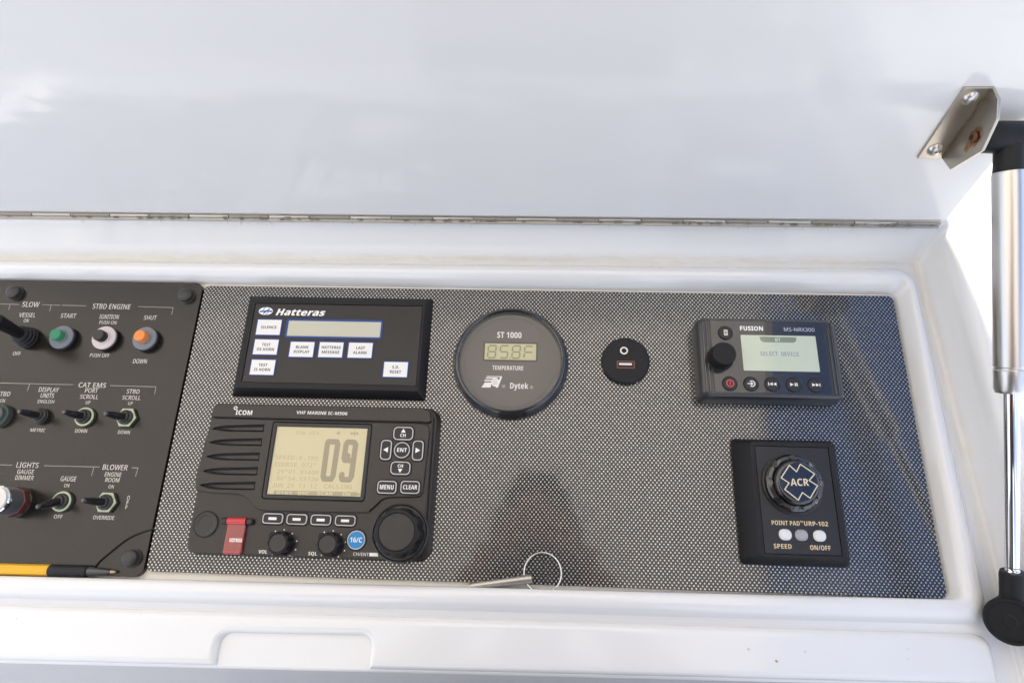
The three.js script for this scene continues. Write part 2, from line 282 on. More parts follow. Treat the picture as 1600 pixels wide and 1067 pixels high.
// ------------------------------------------------------------------ the two panels
const carbon = (() => {
  const n = 8, q = 64, S = n * q, c = new Uint8Array(S * S * 4), mr = new Uint8Array(S * S * 4), hb = new Uint8Array(S * S * 4);
  const vary = Array.from({ length: n * n * 4 }, () => rnd());
  for (let j = 0; j < S; j++) for (let i = 0; i < S; i++) {
    const ci = Math.floor(i / (q / 2)), cj = Math.floor(j / (q / 2)), light = (ci + cj) % 2 === 0, k = vary[(cj % (2 * n)) * 2 * n / 1 % vary.length + ci % (2 * n)] ?? 0.5;
    const fx = (i % (q / 2)) / (q / 2) - 0.5, fy = (j % (q / 2)) / (q / 2) - 0.5;
    const d = Math.max(Math.abs(fx) - 0.20, 0) ** 2 + Math.max(Math.abs(fy) - 0.16, 0) ** 2, e = Math.max(0, Math.min(1, 1 - (Math.sqrt(d) - 0.06) / 0.15));
    const fib = 0.9 + 0.2 * rnd();
    let a = light ? 0.016 + e * (0.42 + 0.16 * k) * fib : 0.008 + 0.010 * fib * (1 - e * 0.5);
    const o = (j * S + i) * 4, s = 255 * (a <= 0.0031308 ? 12.92 * a : 1.055 * Math.pow(a, 1 / 2.4) - 0.055);
    c[o] = s; c[o + 1] = s; c[o + 2] = s * 0.985; c[o + 3] = 255;
    mr[o] = 0; mr[o + 1] = light ? 255 * (0.75 - 0.50 * e) : 190; mr[o + 2] = light ? 255 * 0.8 * e : 20; mr[o + 3] = 255;
  }
  const mk = (d, srgb) => { const t = new THREE.DataTexture(d, S, S); t.wrapS = t.wrapT = THREE.RepeatWrapping; t.magFilter = THREE.LinearFilter; t.minFilter = THREE.LinearMipmapLinearFilter; t.generateMipmaps = true; if (srgb) t.colorSpace = THREE.SRGBColorSpace; t.needsUpdate = true; return t; };
  const map = mk(c, true), mm = mk(mr, false);
  return mat([1, 1, 1], 1, { map, roughnessMap: mm, metalnessMap: mm, metalness: 1, clearcoat: 1, clearcoatRoughness: 0.07 });
})();
{
  const t = thing('instrument_panel', 'dark carbon weave instrument panel glued inside the white recess', 'panel', [0, 0, -3.4]);
  const W = 541.5, H = 216.6, g = pad(0.3, -0.3, W, H, 4.5, -3.4, 0, 0.35, 0, 6, 2);
  const uv = g.attributes.uv; for (let i = 0; i < uv.count; i++) uv.setXY(i, uv.getX(i) * W / (2.88 * 8), uv.getY(i) * H / (3.46 * 8));
  part('face_sheet', g, carbon, t);
}
const SPN = 1.2;   // top of the switch panel
{
  const xr = P(316.5, 449, SPN)[0] - 0.2, box = [-566, -112.5, xr, 109.8], w = box[2] - box[0], h = box[3] - box[1], cx = (box[0] + box[2]) / 2, cv = (box[1] + box[3]) / 2;
  const t = thing('switch_panel', 'matt black switch panel with white engraved lettering and toggle switches', 'panel', [cx, cv, -3.4]);
  const map = printTex(box, 6.9, SPN, '#231f1b', (k) => {
    k.specks(240, (r) => `rgba(12,11,10,${0.42 * r})`, 0.4, 3.4);
    k.specks(1500, (r) => `rgba(${150 + 60 * r | 0},${145 + 60 * r | 0},${130 + 60 * r | 0},${0.10 + 0.34 * r * r})`, 0.06, 0.24);
    k.specks(40, (r) => `rgba(200,195,185,${0.3 + 0.4 * r})`, 0.08, 0.2);
    const L = (...p) => k.line(p, 0.42, '#aaa79f'), C = '#cfccc4', T = (s, x, y, ww, hh) => k.text(s, x, y, ww, hh, C, { stroke: 0.05 });
    L([-60, 473], [29, 475.7]); L([15, 475.5], [12.5, 484]); T('SLOW', 47, 475.7, 27, 7.4); L([65, 476], [94, 477]); L([79, 476.6], [76.5, 486.5]);
    L([95.8, 477], [134, 477.7]); T('STBD ENGINE', 173.7, 478.6, 60, 7.4); L([215, 479], [270, 480.6], [267.5, 491.5]);
    T('VESSEL', 42, 492, 26, 6.4); T('ON', 40, 501, 8.5, 5); T('START', 106, 493.5, 24.5, 6.4); T('IGNITION', 170, 495, 31, 6.4); T('PUSH ON', 168, 503.8, 28, 5); T('SHUT', 234, 496.2, 20, 6.4);
    T('OFF', 25, 552.6, 12.5, 5.2); T('PUSH OFF', 154.6, 555.3, 31, 5.4); T('DOWN', 218, 564.6, 23, 6.4);
    L([-60, 597], [113.6, 601]); L([45.7, 599.6], [41.6, 611]); T('CAT EMS', 143.5, 601.5, 44, 7.4); L([171, 602.4], [243, 604.4], [240.6, 616]);
    T('STBD', 5, 615.6, 21, 6.4); T('ON', 3, 626, 8.5, 5); T('DISPLAY', 75, 609, 32, 6.4); T('UNITS', 73, 618, 22, 6.4); T('ENGLISH', 71, 627.3, 27, 5);
    T('PORT', 142, 610, 21, 6.4); T('SCROLL', 138.5, 620, 29, 6.4); T('UP', 136.6, 629, 8, 5); T('STBD', 207.5, 611.4, 21, 6.4); T('SCROLL', 204.7, 621.4, 29, 6.4); T('UP', 203, 630, 8, 5);
    T('METRIC', 58, 672, 24, 5); T('DOWN', 126, 673.2, 20, 5.4); T('DOWN', 193, 675, 20, 5.4);
    L([-60, 724.6], [18, 726.7]); T('LIGHTS', 42, 726.6, 36, 8); L([67.5, 727.6], [155, 729.6]); L([146, 729.6], [142, 743.6]); T('BLOWER', 179, 730.2, 40, 8); L([205, 730.8], [215, 731], [211, 744.4]);
    T('GAUGE', 39, 737, 27, 6.6); T('DIMMER', 37, 746.6, 29.5, 6.6); T('GAUGE', 106, 748.2, 25, 7); T('ON', 103.5, 758.6, 9, 5.4); T('ENGINE', 176, 741.2, 27, 6.6); T('ROOM', 175, 749.6, 23.5, 6.6); T('ON', 173, 760.6, 9.5, 5.4);
    T('O', 200, 778, 5, 6.4); T('F', 198.3, 785.2, 4.2, 5.6); T('F', 196.6, 792.4, 4.2, 5.6); T('OFF', 90, 807, 14, 5.8); T('OVERRIDE', 161, 809, 34, 5.8);
  });
  part('plate', pad(cx, cv, w, h, 6.5, -3.4, SPN, 0.45, 0, 6, 2), mat([1, 1, 1], 0.23, { map, bumpMap: grain, bumpScale: 0.00001 }), t);
  for (const [px, py] of [[24, 458.5], [292, 463], [206, 872]]) { const [x, v] = P(px, py, SPN); const b = part('mounting_bolt', turn(x, v, [[6.6, SPN], [6.6, SPN + 0.9], [5.7, SPN + 1.0], [5.7, SPN + 3.4], [5.3, SPN + 4.6], [4.0, SPN + 5.5], [2.0, SPN + 6.0], [0.01, SPN + 6.1]], 32), M.bolt, t); }
  // push buttons
  for (const [px, py, capM, ringM] of [[102, 530, mat([0.035, 0.23, 0.115], 0.5), M.greyRing], [168, 531, M.plastic, M.paleRing], [231, 532, mat([0.80, 0.25, 0.055], 0.5), M.greyRing]]) {
    const [x, v] = P(px, py, SPN), n = SPN;
    const b = part('push_button', turn(x, v, [[9.6, n], [9.8, n + 3.2], [9.2, n + 3.8], [9.2, n + 4.4]], 36), M.rubber, t);
    part('collar', turn(x, v, [[9.4, n + 4.2], [9.4, n + 5.2], [9.0, n + 5.7], [5.4, n + 6.0], [5.3, n + 6.8], [4.6, n + 7.0]], 36), ringM, b);
    part('button_cap', turn(x, v, [[4.5, n + 6.6], [4.5, n + 11.6], [4.2, n + 12.2], [3.7, n + 12.5]], 32), capM, b);
  }
  // toggle switches: nut and ring, lever leaning as it is set
  const hexnut = (x, v, r, n0, n1) => loft([up(circ(x, v, r, 6), n0), up(circ(x, v, r, 6), n1 - 0.4), up(circ(x, v, r - 0.4, 6), n1)], {});
  for (const [px, py, tx, ty, ringM, hex] of [[66, 651, 28, 642.6, null, 0], [134.5, 652.3, 98, 643.4, M.lumen, 0], [199.5, 653.5, 163, 646, M.lumen, 1], [99, 784, 56.5, 792, M.lumen, 0], [168, 785.4, 128, 781.4, M.lumen, 1]]) {
    const [x, v] = P(px, py, SPN), n = SPN;
    const b = part('toggle_switch', ringM ? (hex ? hexnut(x, v, 8.0, n, n + 2.6) : disc(x, v, 7.4, n, n + 2.6, 0.4, 32)) : disc(x, v, 6.2, n, n + 3.4, 0.6, 32), ringM ? mat([0.05, 0.06, 0.045], 0.5) : M.plastic, t);
    if (ringM) part('luminous_ring', hex ? loft([up(circ(x, v, 7.7, 6), n + 2.5), up(circ(x, v, 7.7, 6), n + 3.0), up(circ(x, v, 5.9, 6), n + 3.0), up(circ(x, v, 5.9, 6), n + 2.4)], { cap: false }) : ringOf(x, v, 7.1, 5.6, n + 2.4, n + 3.1, 0.2, 32), ringM, b);
    part('bushing', turn(x, v, [[5.5, n + 2], [5.5, n + 4.4], [4.9, n + 5.0], [4.2, n + 5.2], [3.6, n + 6.6], [0.02, n + 7.2]], 28), M.plastic, b);
    const [ex, ev] = P(tx, ty, n + 21.5);
    part('lever', rod([x, v, n + 4], [ex, ev, n + 21.5], [[0, 3.2], [0.25, 3.1], [0.6, 2.6], [0.86, 1.9], [0.97, 1.6], [1, 1.2], [1, 0.01]], 18), M.gloss, b);
  }
  // booted start lever at the picture's edge
  { const [x, v] = P(46, 529, SPN), n = SPN, [ex, ev] = P(-12, 498, n + 44);
    const b = part('toggle_switch', turn(x, v, [[8.6, n], [8.6, n + 3], [7.4, n + 3.4], [8.0, n + 5.2], [6.9, n + 6.2], [7.4, n + 8], [6.2, n + 9.2], [6.6, n + 10.8], [5.2, n + 12], [3.6, n + 13], [0.02, n + 13.2]], 36), M.rubber, t);
    part('lever', rod([x, v, n + 9], [ex, ev, n + 44], [[0, 4.2], [0.3, 4.4], [0.8, 5.2], [0.97, 5.2], [1, 4.4], [1, 0.01]], 22), M.rubber, b); }
  { const [x, v] = P(2, 650, SPN), n = SPN; const b = part('toggle_switch', disc(x, v, 8.6, n, n + 5, 0.8, 36), mat([0.06, 0.075, 0.065], 0.55), t); part('bushing', turn(x, v, [[6.4, n + 4.6], [6.4, n + 7.6], [5.6, n + 8.2], [0.02, n + 8.4]], 32), mat([0.10, 0.12, 0.11], 0.5), b); part('lever', rod([x, v, n + 6], [x - 3, v + 3, n + 24], [[0, 2.9], [0.6, 2.1], [1, 1.5], [1, 0.01]], 16), M.gloss, b); }
  // dimmer knob
  { const [x, v] = P(33, 785.5, SPN), n = SPN; const b = part('dimmer_knob', turn(x, v, [[10.5, n], [10.5, n + 4.5], [9.8, n + 5]], 36), M.plastic, t);
    part('red_band', loft([up(circ(x, v, 10.6, 8), n + 4.6), up(circ(x, v, 10.6, 8), n + 10), up(circ(x, v, 9.6, 8), n + 10.6)], {}), mat([0.10, 0.028, 0.02], 0.4), b);
    part('barrel', turn(x, v, [[9.4, n + 10], [9.2, n + 21], [8.8, n + 21.4]], 40), mat([0.16, 0.165, 0.18], 0.3, { metalness: 0.5 }), b);
    part('chrome_ring', turn(x, v, [[9.6, n + 21], [9.6, n + 23.2], [8.9, n + 24]], 40), M.chrome, b);
    part('knob_cap', turn(x, v, [[8.7, n + 23.6], [8.5, n + 25.4], [6, n + 26], [0.02, n + 26.2]], 40), mat([0.72, 0.70, 0.64], 0.35), b); }
}
{ // thin black cord lying in a loop by the corner bolt
  const q = [[240, 826], [220, 832], [199, 841.5], [172, 862], [154, 877.5], [147, 886]].map(([a, b]) => [...P(a, b, 2), 1.9]);
  const o = q[5], t = thing('black_cord', 'thin black cord curving past the corner bolt of the switch panel', 'cord', [o[0], o[1], SPN]);
  part('strand', tube(q, 0.55, 40, 8), M.rubber, t);
}
{ // pen lying along the lip
  const n = SPN + 4.0, a = [...P(-60, 887.6, n), n], b = [...P(178, 893.6, n), n - 1.6], L = Math.hypot(b[0] - a[0], b[1] - a[1]);
  const t = thing('marker_pen', 'yellow and black pen lying along the bottom of the switch panel', 'pen', [(a[0] + b[0]) / 2, (a[1] + b[1]) / 2, SPN]);
  const lerp = (k) => a.map((q, i) => q + (b[i] - q) * k), at = (px) => (P(px, 889, n)[0] - a[0]) / (b[0] - a[0]);
  part('barrel', rod(lerp(0), lerp(at(77)), [[0, 0.01], [0, 3.6], [0.01, 3.75], [1, 3.75]], 8), mat([0.80, 0.44, 0.008], 0.4), t);
  part('grip', rod(lerp(at(76.5)), lerp(at(137)), [[0, 3.7], [0.02, 3.95], [0.96, 3.9], [1, 3.2], [1, 0.01]], 28), M.rubber, t);
  part('cone', rod(lerp(at(136)), lerp(at(172)), [[0, 3.1], [0.15, 2.9], [0.8, 1.9], [1, 1.1], [1, 0.01]], 24), M.gloss, t);
  part('tip', rod(lerp(at(171)), lerp(1), [[0, 1.2], [0.6, 1.0], [1, 0.4], [1, 0.01]], 16), mat([0.55, 0.36, 0.26], 0.4, { metalness: 0.6 }), t);
}

// ------------------------------------------------------------------ alarm panel
const boxOf = (pts, n) => { const q = pts.map(([a, b]) => P(a, b, n)); const xs = q.map((z) => z[0]), vs = q.map((z) => z[1]); const x0 = (xs[0] + xs[3]) / 2, x1 = (xs[1] + xs[2]) / 2, v1 = (vs[0] + vs[1]) / 2, v0 = (vs[2] + vs[3]) / 2; return { x0, x1, v0, v1, cx: (x0 + x1) / 2, cv: (v0 + v1) / 2, w: x1 - x0, h: v1 - v0 }; };
const sizeAt = (px, py, wp, hp, n) => { const a = P(px - wp / 2, py, n), b = P(px + wp / 2, py, n), c = P(px, py - hp / 2, n), d = P(px, py + hp / 2, n); return [b[0] - a[0], c[1] - d[1]]; };
{
  const B = boxOf([[390, 464], [676, 468], [665.6, 626], [364, 620]], 0), N = 8, I = boxOf([[400, 475.5], [662, 477.6], [647.5, 602], [376.5, 597]], N);
  const t = thing('alarm_panel', 'black rectangular alarm panel with white labelled keys and a blue framed display', 'alarm panel', [B.cx, B.cv, 0]);
  const q = (w, h, r, n, cx = B.cx, cv = B.cv) => up(rr(cx, cv, w, h, r, 4), n);
  part('housing', loft([q(B.w, B.h, 1.4, 0), q(B.w, B.h, 1.4, 1.2), q(B.w - 8.5, B.h - 9.5, 1.6, N + 0.1), q(B.w - 9.5, B.h - 10.5, 1.4, N + 0.5), q(I.w + 0.8, I.h + 0.8, 0.8, N + 0.5, I.cx, I.cv), q(I.w + 0.4, I.h + 0.4, 0.6, N - 0.6, I.cx, I.cv)], { crease: 0.4 }), M.plasticRough, t);
  const face = [I.x0, I.v0, I.x1, I.v1];
  const map = printTex(face, 12, N, '#1e1b1b', (k) => {
    k.specks(500, (r) => `rgba(160,155,145,${0.05 + 0.25 * r * r})`, 0.05, 0.16);
    const e = k.at(414.8, 486), [ew, eh] = k.size(414.8, 486, 22, 12), c = k.ctx;
    c.save(); c.translate(...e); c.fillStyle = '#eef0f4'; c.beginPath(); c.ellipse(0, 0, ew / 2, eh / 2, 0, 0, 7); c.fill();
    c.strokeStyle = '#2350a0'; c.lineWidth = eh * 0.2; c.beginPath(); c.moveTo(-ew * 0.42, eh * 0.08); c.quadraticCurveTo(-ew * 0.1, -eh * 0.02, ew * 0.46, eh * 0.02); c.stroke();
    c.lineWidth = eh * 0.14; c.beginPath(); c.moveTo(-ew * 0.15, eh * 0.34); c.quadraticCurveTo(0, eh * 0.05, ew * 0.26, -eh * 0.32); c.stroke();
    c.strokeStyle = '#232020'; c.lineWidth = eh * 0.07; c.beginPath(); c.moveTo(-ew * 0.05, -eh * 0.5); c.lineTo(-ew * 0.22, -eh * 0.12); c.moveTo(ew * 0.02, eh * 0.5); c.lineTo(ew * 0.2, eh * 0.16); c.stroke(); c.restore();
    k.text('Hatteras', 469.5, 488, 77, 9.6, '#f1f1ef', { bold: true, skew: 0.32, stroke: 0.22 });
  });
  part('face_plate', pad(I.cx, I.cv, I.w, I.h, 0.6, N - 0.7, N, 0.1, 0, 3, 1), mat([1, 1, 1], 0.38, { map, bumpMap: grain, bumpScale: 0.00002 }), t);
  const blue = mat([0.012, 0.055, 0.26], 0.45);
  const D = boxOf([[447.8, 497.4], [598, 500.5], [596.5, 530], [443.8, 527.3]], N + 0.5);
  part('display_frame', frameOf(D.cx, D.cv, D.w, D.h, 2, 1.5, N - 0.1, N + 0.5, 0.15), blue, t);
  part('display', pad(D.cx, D.cv, D.w - 2.6, D.h - 2.6, 0.8, N - 0.2, N + 0.12, 0.05, 0, 3, 1), mat([0.50, 0.495, 0.385], 0.3, { clearcoat: 0.6, clearcoatRoughness: 0.1 }), t);
  for (const [s, px, py] of [[['SILENCE'], 419.5, 511.2], [['TEST', 'OS HORN'], 414.8, 542], [['TEST', 'IS HORN'], 409.8, 573.7], [['BLANK', 'DISPLAY'], 471, 545.8], [['HATTERAS', 'MESSAGE'], 516.6, 546.4], [['LAST', 'ALARM'], 562.5, 547.2], [['S.D.', 'RESET'], 617.8, 577.2]]) {
    const [x, v] = P(px, py, N + 0.5), [w, h] = sizeAt(px, py, 40.5, 26.5, N + 0.5);
    const map2 = canvasTex(w * 16, h * 16, (c, cw, ch) => { c.fillStyle = '#1d3c86'; c.fillRect(0, 0, cw, ch); c.fillStyle = '#e9e8e4'; c.fillRect(0.8 * 16, 0.8 * 16, cw - 25.6, ch - 25.6); c.fillStyle = '#2a2a2c'; c.textAlign = 'center'; const fs = 3.1 * 16; c.font = 'bold ' + fs + 'px sans-serif'; s.forEach((z, i) => { const m = c.measureText(z).width, lim = cw * (z.length > 7 ? 0.92 : 0.84); c.save(); c.translate(cw / 2, ch / 2 + fs * 0.36 + (i - (s.length - 1) / 2) * fs * 1.2); c.scale(Math.min(1, lim / m), 1); c.fillText(z, 0, 0); c.restore(); }); });
    const b = part('key', pad(x, v, w, h, 0.5, N - 0.1, N + 0.5, 0.2, 0, 3, 2), mat([1, 1, 1], 0.45, { map: map2 }), t); b.userData.label = 'white key printed ' + s.join(' ');
  }
}

// ------------------------------------------------------------------ VHF radio
const keyCap = (parent, name, x, v, w, h, r, n, { glyph, round, dark = '#1d1b1b' } = {}) => {          // black well, pale outline, printed cap
  const well = part(name, round ? disc(x, v, w / 2 + 1.1, n - 1, n + 0.15, 0.1, 32) : pad(x, v, w + 2.2, h + 2.2, r + 1, n - 1, n + 0.15, 0.1, 0, 4, 1), M.black, parent);
  part('outline', round ? ringOf(x, v, w / 2, w / 2 - 0.75, n, n + 1.15, 0.15, 32) : frameOf(x, v, w, h, r, 0.75, n, n + 1.15, 0.15), M.outline, well);
  const map = canvasTex(w * 20, h * 20, (c, cw, ch) => { c.fillStyle = dark; c.fillRect(0, 0, cw, ch); c.fillStyle = c.strokeStyle = '#f0eeea'; c.textAlign = 'center'; c.textBaseline = 'middle'; if (glyph) glyph(c, cw, ch); });
  part('key_cap', round ? disc(x, v, w / 2 - 0.6, n, n + 1.35, 0.3, 32) : pad(x, v, w - 1.3, h - 1.3, r - 0.5, n, n + 1.35, 0.35, 0, 4, 2, [x - w / 2, v - h / 2, x + w / 2, v + h / 2]), mat([1, 1, 1], 0.45, { map }), well);
  return well;
};
const tri = (c, pts) => { c.beginPath(); pts.forEach(([x, y], i) => (i ? c.lineTo(x, y) : c.moveTo(x, y))); c.closePath(); c.fill(); };
{
  const x0 = -243.8, x1 = -71.4, v0 = -96.8, v1 = 10.6, cx = (x0 + x1) / 2, cv = (v0 + v1) / 2, w = x1 - x0, h = v1 - v0;
  const t = thing('marine_radio', 'black marine radio with a khaki screen showing channel 09 and three round knobs', 'radio', [cx, cv, 0]);
  const N = 11, NU = 13;       // lower face, raised upper face
  const q = (i, n, r) => up(rr(cx, cv + (0.25 - 0.38) * i / 2, w - 2 * i, h - 0.63 * i, r, 8), n);
  const lowerMap = printTex([x0, v0, x1, v1], 10, N, '#28231f', (k) => {
    k.specks(700, (r) => `rgba(150,145,135,${0.04 + 0.16 * r * r})`, 0.06, 0.2);
    const T = (s, a, b, ww, hh, o) => k.text(s, a, b, ww, hh, '#e6e4df', { bold: true, ...o });
    T('VOL', 410.4, 862, 14, 5.6); T('SQL', 488, 864.8, 14, 5.6); T('CH/ENT', 563.5, 865.8, 25, 5.2, { bold: false });
    k.line([[577.5, 864], [589.5, 864.4], [590, 868.8], [577, 868.4]], 0.5, '#e6e4df', true, '#e6e4df');
    for (const [bx, by] of [[440.5, 849.5], [517, 851]]) for (let i = 0; i < 8; i++) { const a = -2.05 + i * 0.62, p = k.at(bx + 23 * Math.cos(a), by + 22 * Math.sin(a)); k.ctx.fillStyle = '#e6e4df'; k.ctx.beginPath(); k.ctx.arc(...p, 5.0, 0, 7); k.ctx.fill(); }
  });
  part('body', loft([q(0, 0, 10), q(0.2, 2.2, 10), q(2.4, 4.6, 9.6), q(2.8, 5.4, 9.4), q(4.0, 5.6, 9), q(4.2, N - 1.6, 8.6), q(4.6, N - 0.5, 8.4), q(5.8, N, 8)], { box: [x0, v0, x1, v1], crease: 0.5 }), mat([1, 1, 1], 0.34, { map: lowerMap, bumpMap: grain, bumpScale: 0.00002 }), t);
  // label strip along the top
  const fx0 = x0 + 4.6, fx1 = x1 - 4.6, ft = 8.4;
  const brow = [[fx0 + 6, ft], [fx1 - 8, ft], [fx1 - 2, ft - 2.4], [fx1 - 0.6, -1.4], [fx1 - 3, -2.6], [fx1 - 8, -2.2], [fx0 + 4, -2.0], [fx0 + 1.2, -1.6], [fx0 + 0.8, 0], [fx0 + 2.4, ft - 1.6]];
  const browBox = [x0, -5, x1, v1];
  const bMap = printTex(browBox, 11, NU + 0.8, '#28231f', (k) => {
    k.text('ICOM', 381, 644.6, 27, 7, '#eceae5', { bold: true }); const r = k.at(367.6, 637.4); k.ctx.strokeStyle = '#eceae5'; k.ctx.lineWidth = 7; k.ctx.beginPath(); k.ctx.arc(...r, 12, 0, 7); k.ctx.stroke();
    k.text('VHF MARINE IC-M506', 502.7, 645.2, 80, 5, '#e2e0db', { bold: true });
    k.line([[440, 636], [438, 652]], 0.25, '#1b1a1a'); k.line([[569, 639], [567, 655]], 0.25, '#1b1a1a');
  });
  part('label_strip', planar(extrude(shapeOf(brow), N - 0.5, NU + 0.8, 1.0, 3), browBox), mat([1, 1, 1], 0.34, { map: bMap }), t);
  // raised upper face, with real holes for the speaker slots and screen
  const px = (a, b, n = NU) => P(a, b, n);
  const low = [[305, 766], [330, 770], [368, 772], [380, 775.5], [389, 782], [396, 791], [407, 796.5], [440, 798.5], [565, 801], [577, 798], [588, 789], [597, 781], [612, 777.4], [650, 776.8], [658, 772], [661, 764]].map(([a, b]) => px(a, b));
  const s = new THREE.Shape(); s.moveTo(fx0 + 1.4, -2.8); s.lineTo(low[0][0] - 2, low[0][1] + 8); s.lineTo(...low[0]); s.splineThru(low.slice(1).map(([a, b]) => new THREE.Vector2(a, b))); s.lineTo(fx1 - 1.4, -8); s.lineTo(fx1 - 3.4, -3.8); s.lineTo(fx1 - 9, -3.0);
  const slots = [[331, 669.5, 412, 663.2, 411, 674], [326.5, 691, 408.5, 684.8, 407.3, 696], [321.5, 713, 405, 707.2, 403.5, 719], [316.8, 735.5, 402, 730, 400.5, 742], [311.8, 757.5, 398, 753, 396.6, 765]];
  const leaf = (S, sh = 0) => { const [a, b, c, d, e, f] = S, l = px(a + sh, b), u1 = px(a + 28, d + (b - d) * 0.25), u2 = px(c - sh * 0.4, d), d2 = px(e - sh * 0.4, f), d1 = px(a + 26, f - (f - b) * 0.12); return { l, u1, u2, d2, d1 }; };
  const hole = (L) => { const p = new THREE.Path(); p.moveTo(...L.l); p.quadraticCurveTo((L.l[0] + L.u1[0]) / 2 - 1, L.u1[1] - 0.4, ...L.u1); p.lineTo(...L.u2); p.lineTo(...L.d2); p.lineTo(...L.d1); p.quadraticCurveTo((L.l[0] + L.d1[0]) / 2 - 1, L.d1[1] + 0.4, ...L.l); return p; };
  for (const S of slots) s.holes.push(hole(leaf(S)));
  const SC = boxOf([[424.5, 659.5], [582, 662], [568.5, 782], [409.5, 780.5]], NU), LC = boxOf([[432.7, 666], [576.2, 669], [565, 779.4], [417, 775.8]], NU - 1);
  { const p = new THREE.Path(), r = rr(SC.cx, SC.cv, SC.w, SC.h, 2, 4); r.forEach(([a, b], i) => (i ? p.lineTo(a, b) : p.moveTo(a, b))); s.holes.push(p); }
  const upper = part('upper_face', planar(extrude(s, N - 0.4, NU, 0.7, 3, 6), [x0, v0, x1, v1]), mat([0.021, 0.0175, 0.0148], 0.32, { bumpMap: grain, bumpScale: 0.00002 }), t);
  slots.forEach((S, i) => {
    const L = leaf(S), sh = new THREE.Shape(hole(L).getPoints(8)); const dk = part('speaker_slot', extrude(sh, N - 0.2, N + 0.12, 0.05, 1), M.black, t);
    const [a, b, c, d, e, f] = S, k = leaf([a + 13, b + 0.6, c - 1, d + 3.8, e - 0.6, f - 1.4]); part('louvre', extrude(new THREE.Shape(hole(k).getPoints(8)), N, NU - 0.35, 0.4, 2), M.plastic, dk);
  });
  part('screen_bezel', frameOf(SC.cx, SC.cv, SC.w - 0.3, SC.h - 0.3, 2, 3.0, N - 0.2, NU + 0.35, 0.7), M.plastic, t);
  const LB = [LC.x0 - 1.5, LC.v0 - 1.5, LC.x1 + 1.5, LC.v1 + 1.5], NL = NU - 0.9;
  const lcd = printTex(LB, 16, NL, '#c8bd93', (k) => {
    const C = '#a79c78', T = (s, a, b, ww, hh, o) => k.text(s, a, b, ww, hh, C, { font: 'monospace', ...o });
    T('25W USA', 479.6, 676.6, 38, 5.2); T('SPEED:6.1Kt', 463.5, 715, 69, 6.4); T('COURSE 072°', 461.5, 726, 66, 6.4); T('29°01.9140N', 465, 737.2, 66, 6.4); T('80°54.5572W', 464, 748, 66, 6.4); T('JUN 29 13:12', 459.5, 758.8, 71, 6.4); T('CALLING', 527.8, 760, 45, 6.4);
    const st = k.at(528.5, 676.8); k.ctx.fillStyle = C; k.ctx.beginPath(); for (let i = 0; i < 10; i++) { const r = i % 2 ? 13 : 32, a = -Math.PI / 2 + i * Math.PI / 5; k.ctx.lineTo(st[0] + r * Math.cos(a), st[1] + r * Math.sin(a)); } k.ctx.fill();
    k.line([[547, 677], [560, 677.6]], 0.9, C); k.line([[553.8, 673.5], [553.2, 681]], 0.9, C); k.line([[549.5, 675], [549.3, 679.4]], 0.9, C); k.line([[557.8, 675], [557.6, 679.6]], 0.9, C);
    // the big 09, drawn as thick rounded strokes
    const D = '#92886d', c = k.ctx; c.lineCap = 'round'; c.lineJoin = 'round';
    const stroke = (pts, close) => { c.beginPath(); pts.forEach((p, i) => { const z = k.at(...p); i ? c.lineTo(...z) : c.moveTo(...z); }); if (close) c.closePath(); c.strokeStyle = D; c.lineWidth = 3.9 * 16; c.stroke(); };
    stroke([[513, 690], [526, 690.3], [527.4, 694], [520, 743], [517, 748.4], [506, 748.2], [504.6, 744], [511.2, 694]], true);
    stroke([[543, 712], [540.4, 717], [537.4, 715.6], [540.6, 694], [543, 690.6], [553, 691], [555.4, 694.6], [548.6, 744.6], [545.4, 749.6], [534.6, 749.2], [533.2, 745.6], [533.8, 741.6]]); stroke([[551.6, 719.6], [538.6, 719.0]]);
    const B = [[427.6, 766], [556, 768.6], [563, 772.4], [555, 775.6], [426, 773.6]]; k.line(B, 0, C, true, '#a1966f'.replace('a1966f', 'a59a77'));
    k.ctx.globalAlpha = 1; for (const [sx, a] of [['DTRS', 444], ['DSC', 474], ['SCAN', 507], ['DW', 541]]) k.text(sx, a, 770.6 + (a - 444) * 0.012, sx.length * 6.2, 5.2, '#cfc59c', { font: 'monospace', bold: true });
  });
  part('screen', pad((LB[0] + LB[2]) / 2, (LB[1] + LB[3]) / 2, LB[2] - LB[0], LB[3] - LB[1], 0.8, N - 0.1, NL, 0.05, 0, 3, 1), mat([1, 1, 1], 0.28, { map: lcd, clearcoat: 0.7, clearcoatRoughness: 0.08 }), t);
  // keys
  const K = (name, px0, py0, wp, hp, r, n, o) => { const [x, v] = P(px0, py0, n + 1.3), [kw, kh] = sizeAt(px0, py0, wp, hp, n + 1.3); return keyCap(t, name, x, v, o.round ? kw : kw, o.round ? kw : kh, r, n, o); };
  const word = (z, f = 0.36) => (c, w2, h2) => { c.font = 'bold ' + h2 * f + 'px sans-serif'; const m = c.measureText(z).width; c.save(); c.translate(w2 / 2, h2 / 2); c.scale(Math.min(1, w2 * 0.76 / m), 1); c.fillText(z, 0, 0); c.restore(); };
  K('channel_key', 629.8, 677, 31, 20.5, 3, NU, { glyph: (c, a, b) => { tri(c, [[a * 0.5, b * 0.14], [a * 0.62, b * 0.44], [a * 0.38, b * 0.44]]); c.font = 'bold ' + b * 0.34 + 'px sans-serif'; c.fillText('CH', a / 2, b * 0.66); } });
  K('channel_key', 625.2, 731.2, 31, 20.5, 3, NU, { glyph: (c, a, b) => { tri(c, [[a * 0.5, b * 0.86], [a * 0.62, b * 0.56], [a * 0.38, b * 0.56]]); c.font = 'bold ' + b * 0.34 + 'px sans-serif'; c.fillText('CH', a / 2, b * 0.34); } });
